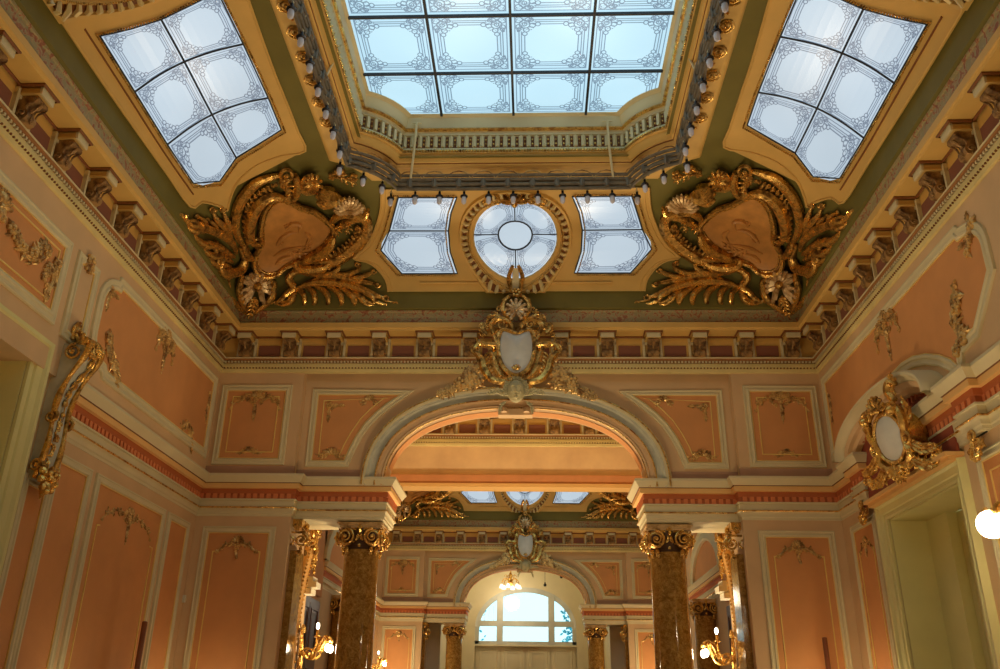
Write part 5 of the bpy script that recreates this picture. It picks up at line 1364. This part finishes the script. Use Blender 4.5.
sc((4.62, 27.4, 1.1), -pi/2, 'small lit wall lamp on the right wall of the second hall', 40)
# added out-of-view wall lamps for warm fill, on piers and side walls
for i, (loc, rz, pw) in enumerate((((-3.99, 12.48, -.1), 0, 6), ((3.99, 12.48, -.1), 0, 14), ((-4.64, 9.35, -.2), pi/2, 4), ((4.64, 11.2, -.1), -pi/2, 5), ((-4.64, 3.2, .0), pi/2, 20), ((4.64, 3.2, .0), -pi/2, 20),
        ((-4.62, 17.8, .2), pi/2, 20), ((4.62, 17.8, .2), -pi/2, 20), ((-3.99, 12.48+DY, -.2), 0, 30), ((3.99, 12.48+DY, -.2), 0, 30))):
    sc(loc, rz, 'added unseen wall lamp low on the wall, place %s of the lower set' % ORD[i], pw)

# added fill lamps, out of view on the floors; their light goes up to the ceilings
def add_fill_lamp(loc, label, pw, cone=140):
    x, y = loc; t = thing('fill_lamp', label, 'added fill lamp', (x, y, FLOOR), 'added fill lamps')
    g = G(); g.lathe([(.22, FLOOR), (.22, FLOOR+.03), (.12, FLOOR+.07), (.05, FLOOR+.12), (.035, FLOOR+.3), (.06, FLOOR+.36), (.03, FLOOR+.42), (.024, FLOOR+1.1), (.05, FLOOR+1.18), (.03, FLOOR+1.25)], (x, y, 0), 16); part('stand', g, GILTB, t)
    b = G(); br = G()
    for k in range(5):
        a = 2*pi*k/5; d = Vector((cos(a), sin(a), 0)); c = Vector((x, y, FLOOR+1.22)); br.tube(cat([c, c+d*.16+Vector((0, 0, -.05)), c+d*.26+Vector((0, 0, .05)), c+d*.26+Vector((0, 0, .14))], 4), .012, 6); p = c+d*.26; b.ell((p.x, p.y, p.z+.2), .035, .035, .06, nu=8)
    part('arm', br, GILTB, t); part('bulb', b, BULBON, t)
    g = G(); g.lathe([(.02, FLOOR+1.24), (.16, FLOOR+1.30), (.30, FLOOR+1.42), (.36, FLOOR+1.56), (.37, FLOOR+1.57), (.355, FLOOR+1.56), (.29, FLOOR+1.43), (.15, FLOOR+1.315), (.02, FLOOR+1.26)], (x, y, 0), 24); part('bowl', g, GILTB, t)
    l = bpy.data.lights.new('fill_spot', 'SPOT'); l.energy = pw*1.22; l.color = (1, .79, .54); l.shadow_soft_size = .2; l.spot_size = radians(cone); l.spot_blend = .8
    o = bpy.data.objects.new('fill_spot', l); COL.objects.link(o); o.location = (x, y, FLOOR+1.62); o.rotation_euler = (pi, 0, 0); return t
for (x, y, pw, lb) in ((-.9, 9.4, 115, 'near the left wall panels'), (.9, 9.4, 115, 'near the right door'), (-.9, 5.6, 110, 'near the left doorway'), (1.1, 5.2, 110, 'near the camera on the right'), (-1.3, 14.6, 260, 'in the passage on the left'), (1.3, 14.6, 260, 'in the passage on the right'), (-1.4, 24.5, 130, 'in the second hall on the left'), (1.4, 24.5, 130, 'in the second hall on the right')):
    add_fill_lamp((x, y), 'added unseen fill lamp standing '+lb, pw)

# ================================================================== CHANDELIER AND PENDANTS IN THE GARDEN ROOM
Yc = 30.9; top = atY(510.5, 562, Yc); mid = atY(510.5, 578, Yc); bot = atY(511, 585, Yc)
t = thing('chandelier', 'brass chandelier with white glass shades before the arched window', 'chandelier', tuple(mid))
g = G(); g.tube([(mid.x, Yc, 4.77), (mid.x, Yc, mid.z)], .012, 6); g.lathe([(0, bot.z-.05), (.05, bot.z), (.09, bot.z+.08), (.05, bot.z+.16), (.035, mid.z), (.08, mid.z+.08), (.03, mid.z+.18), (.015, mid.z+.3)], (mid.x, Yc, 0), 12); part('stem', g, GILTB, t)
sh = G(); br = G()
for k in range(6):
    a = pi*k/3+.3; d = Vector((cos(a), sin(a), 0))*.72; c = Vector((mid.x, Yc, bot.z+.05))
    br.tube(cat([c, c+d*.2+Vector((0, 0, .16)), c+d*.36+Vector((0, 0, .12)), c+d*.44+Vector((0, 0, -.02))], 5), .014, 6)
    br.tube([c+d*(.24+.07*cos(u*.7))+Vector((0, 0, .22+.07*sin(u*.7))) for u in range(9)], .009, 5)
    p = c+d*.44; sh.lathe([(.02, p.z-.03), (.05, p.z-.06), (.075, p.z-.12), (.085, p.z-.17)], (p.x, p.y, 0), 10); sh.ell((p.x, p.y, p.z-.12), .05, nu=8)
part('arm', br, GILTB, t); part('glass_shade', sh, emit('white_glass_shade', (1, .93, .72, 1), 1.6), t)
lampat((mid.x, Yc, bot.z-.35), 45, .3)
for i, (px, py, r) in enumerate(((545, 585, .055), (561.3, 577, .05))):
    p = atY(px, py, 31.2); g = G(); g.tube([(p.x, 31.2, 4.72), (p.x, 31.2, p.z)], .008, 5)
    t = thing('pendant_spotlight', ('black round pendant spotlight on a rod in front of the arched window', 'small black spotlight close under the vault, right of the pendant')[i], 'spotlight', (p.x, 31.2, p.z)); part('rod', g, IRON, t)
    g = G(); g.ell(p, r, nu=10, nv=8); g.tube([p+Vector((0, 0, r*.6)), p+Vector((0, 0, r*1.6))], r*.4, 8); part('lamp_head', g, BLACK, t)

# ================================================================== SMALL THINGS
p = atX(183.5, 599, -4.66); g = G(); F = wallL(-4.66)
g.prism(F, [(p.y-.045, p.z-.05), (p.y+.045, p.z-.05), (p.y+.045, p.z+.05), (p.y-.045, p.z+.05)], 0, .035); sw = solo('wall_sensor', g, WHITE, 'small white sensor box on the left wall near the corner', 'sensor')
g = G(); g.prism(F, [(p.y-.02, p.z-.02), (p.y+.02, p.z-.02), (p.y+.02, p.z+.02), (p.y-.02, p.z+.02)], .035, .042); part('sensor_eye', g, CREAM, sw)
for (px, py, side, lab) in ((145, 622, -1, 'thin dark brown pole standing by the left wall panels'), (824.5, 638, 1, 'thin dark brown pole standing before the right pier panel')):
    p = atX(px, py, -4.45) if side < 0 else atY(px, py, 12.2); g = G()
    g.tube([(p.x, p.y, FLOOR), (p.x, p.y, p.z)], .032, 10); g.ell((p.x, p.y, p.z), .03, .03, .012, nu=10); o = solo('pole', g, BROWN, lab, 'pole')
    g = G(); g.lathe([(.16, FLOOR), (.16, FLOOR+.02), (.05, FLOOR+.05), (.04, FLOOR+.09)], (p.x, p.y, 0), 20); part('base', g, BROWN, o)
    g = G(); g.tube([(p.x, p.y, p.z-.9), (p.x, p.y, p.z-.6)], .042, 10); part('collar', g, BROWN, o)

# trees outside the window
def tree(x, y, h, lab, n):
    t = thing('garden_tree', lab, 'tree', (x, y, FLOOR)); g = G(); g.tube(cat([(x, y, FLOOR), (x+.1, y, FLOOR+h*.4), (x-.1, y, FLOOR+h*.8)], 4), [.16]*4+[.1]*5, 8)
    for k in range(7):
        a = RN.random()*6; z = FLOOR+h*(.45+.06*k); g.tube([(x, y, z), (x+cos(a)*1.0, y+sin(a)*.6, z+.7)], [.05, .02], 5)
    part('trunk', g, BROWN, t); g = G()
    for k in range(n):
        a, b, r = RN.random()*6.3, RN.uniform(-1, 1), RN.random()**.5; c = Vector((x+cos(a)*r*h*.26, y+sin(a)*r*h*.22, FLOOR+h*.72+b*h*.3)); u = Vector((RN.uniform(-1, 1), RN.uniform(-1, 1), RN.uniform(-1, 1))).normalized()*.11; w = u.orthogonal().normalized()*.07
        m = len(g.v); g.v += [tuple(c-u), tuple(c+w), tuple(c+u), tuple(c-w)]; g.f.append((m, m+1, m+2, m+3))
    part('leaves', g, FOLI, t, smooth=False)
tree(-4.0, 42, 8.0, 'leafy garden tree outside the left of the arched window', 1400)
tree(3.9, 43, 9.0, 'leafy garden tree outside the right of the arched window', 3400)
g = G(); g.box(-25, 33, FLOOR-.1, 25, 70, FLOOR); struct('ground', g, mat('lawn', srgb(90, 130, 80), .9))

# ================================================================== LIGHT, CAMERA
w = bpy.data.worlds.new('sky'); SC.world = w; w.use_nodes = True; nt = w.node_tree; bg = nt.nodes['Background']
bg.inputs[0].default_value = (.56, .93, 1.0, 1); bg.inputs[1].default_value = 1.4
cam = bpy.data.cameras.new('camera'); co = bpy.data.objects.new('camera', cam); COL.objects.link(co); SC.camera = co
cam.sensor_width = 36; cam.lens = FPX*36/1000; cam.clip_end = 200; cam.clip_start = .05
Mx = Matrix((AX, AY, -AZ)).transposed().to_4x4(); Mx.translation = Vector((CAMX, 0, 0)); co.matrix_world = Mx
SC.view_settings.view_transform = 'Standard'; SC.view_settings.look = 'None'; SC.view_settings.gamma = 1; SC.view_settings.use_curve_mapping = False
SC.view_settings.exposure = 0.2
SC.cycles.max_bounces = 6; SC.cycles.diffuse_bounces = 4; SC.cycles.glossy_bounces = 3; SC.cycles.transmission_bounces = 2
SC.cycles.sample_clamp_indirect = 4; SC.cycles.caustics_reflective = False; SC.cycles.caustics_refractive = False
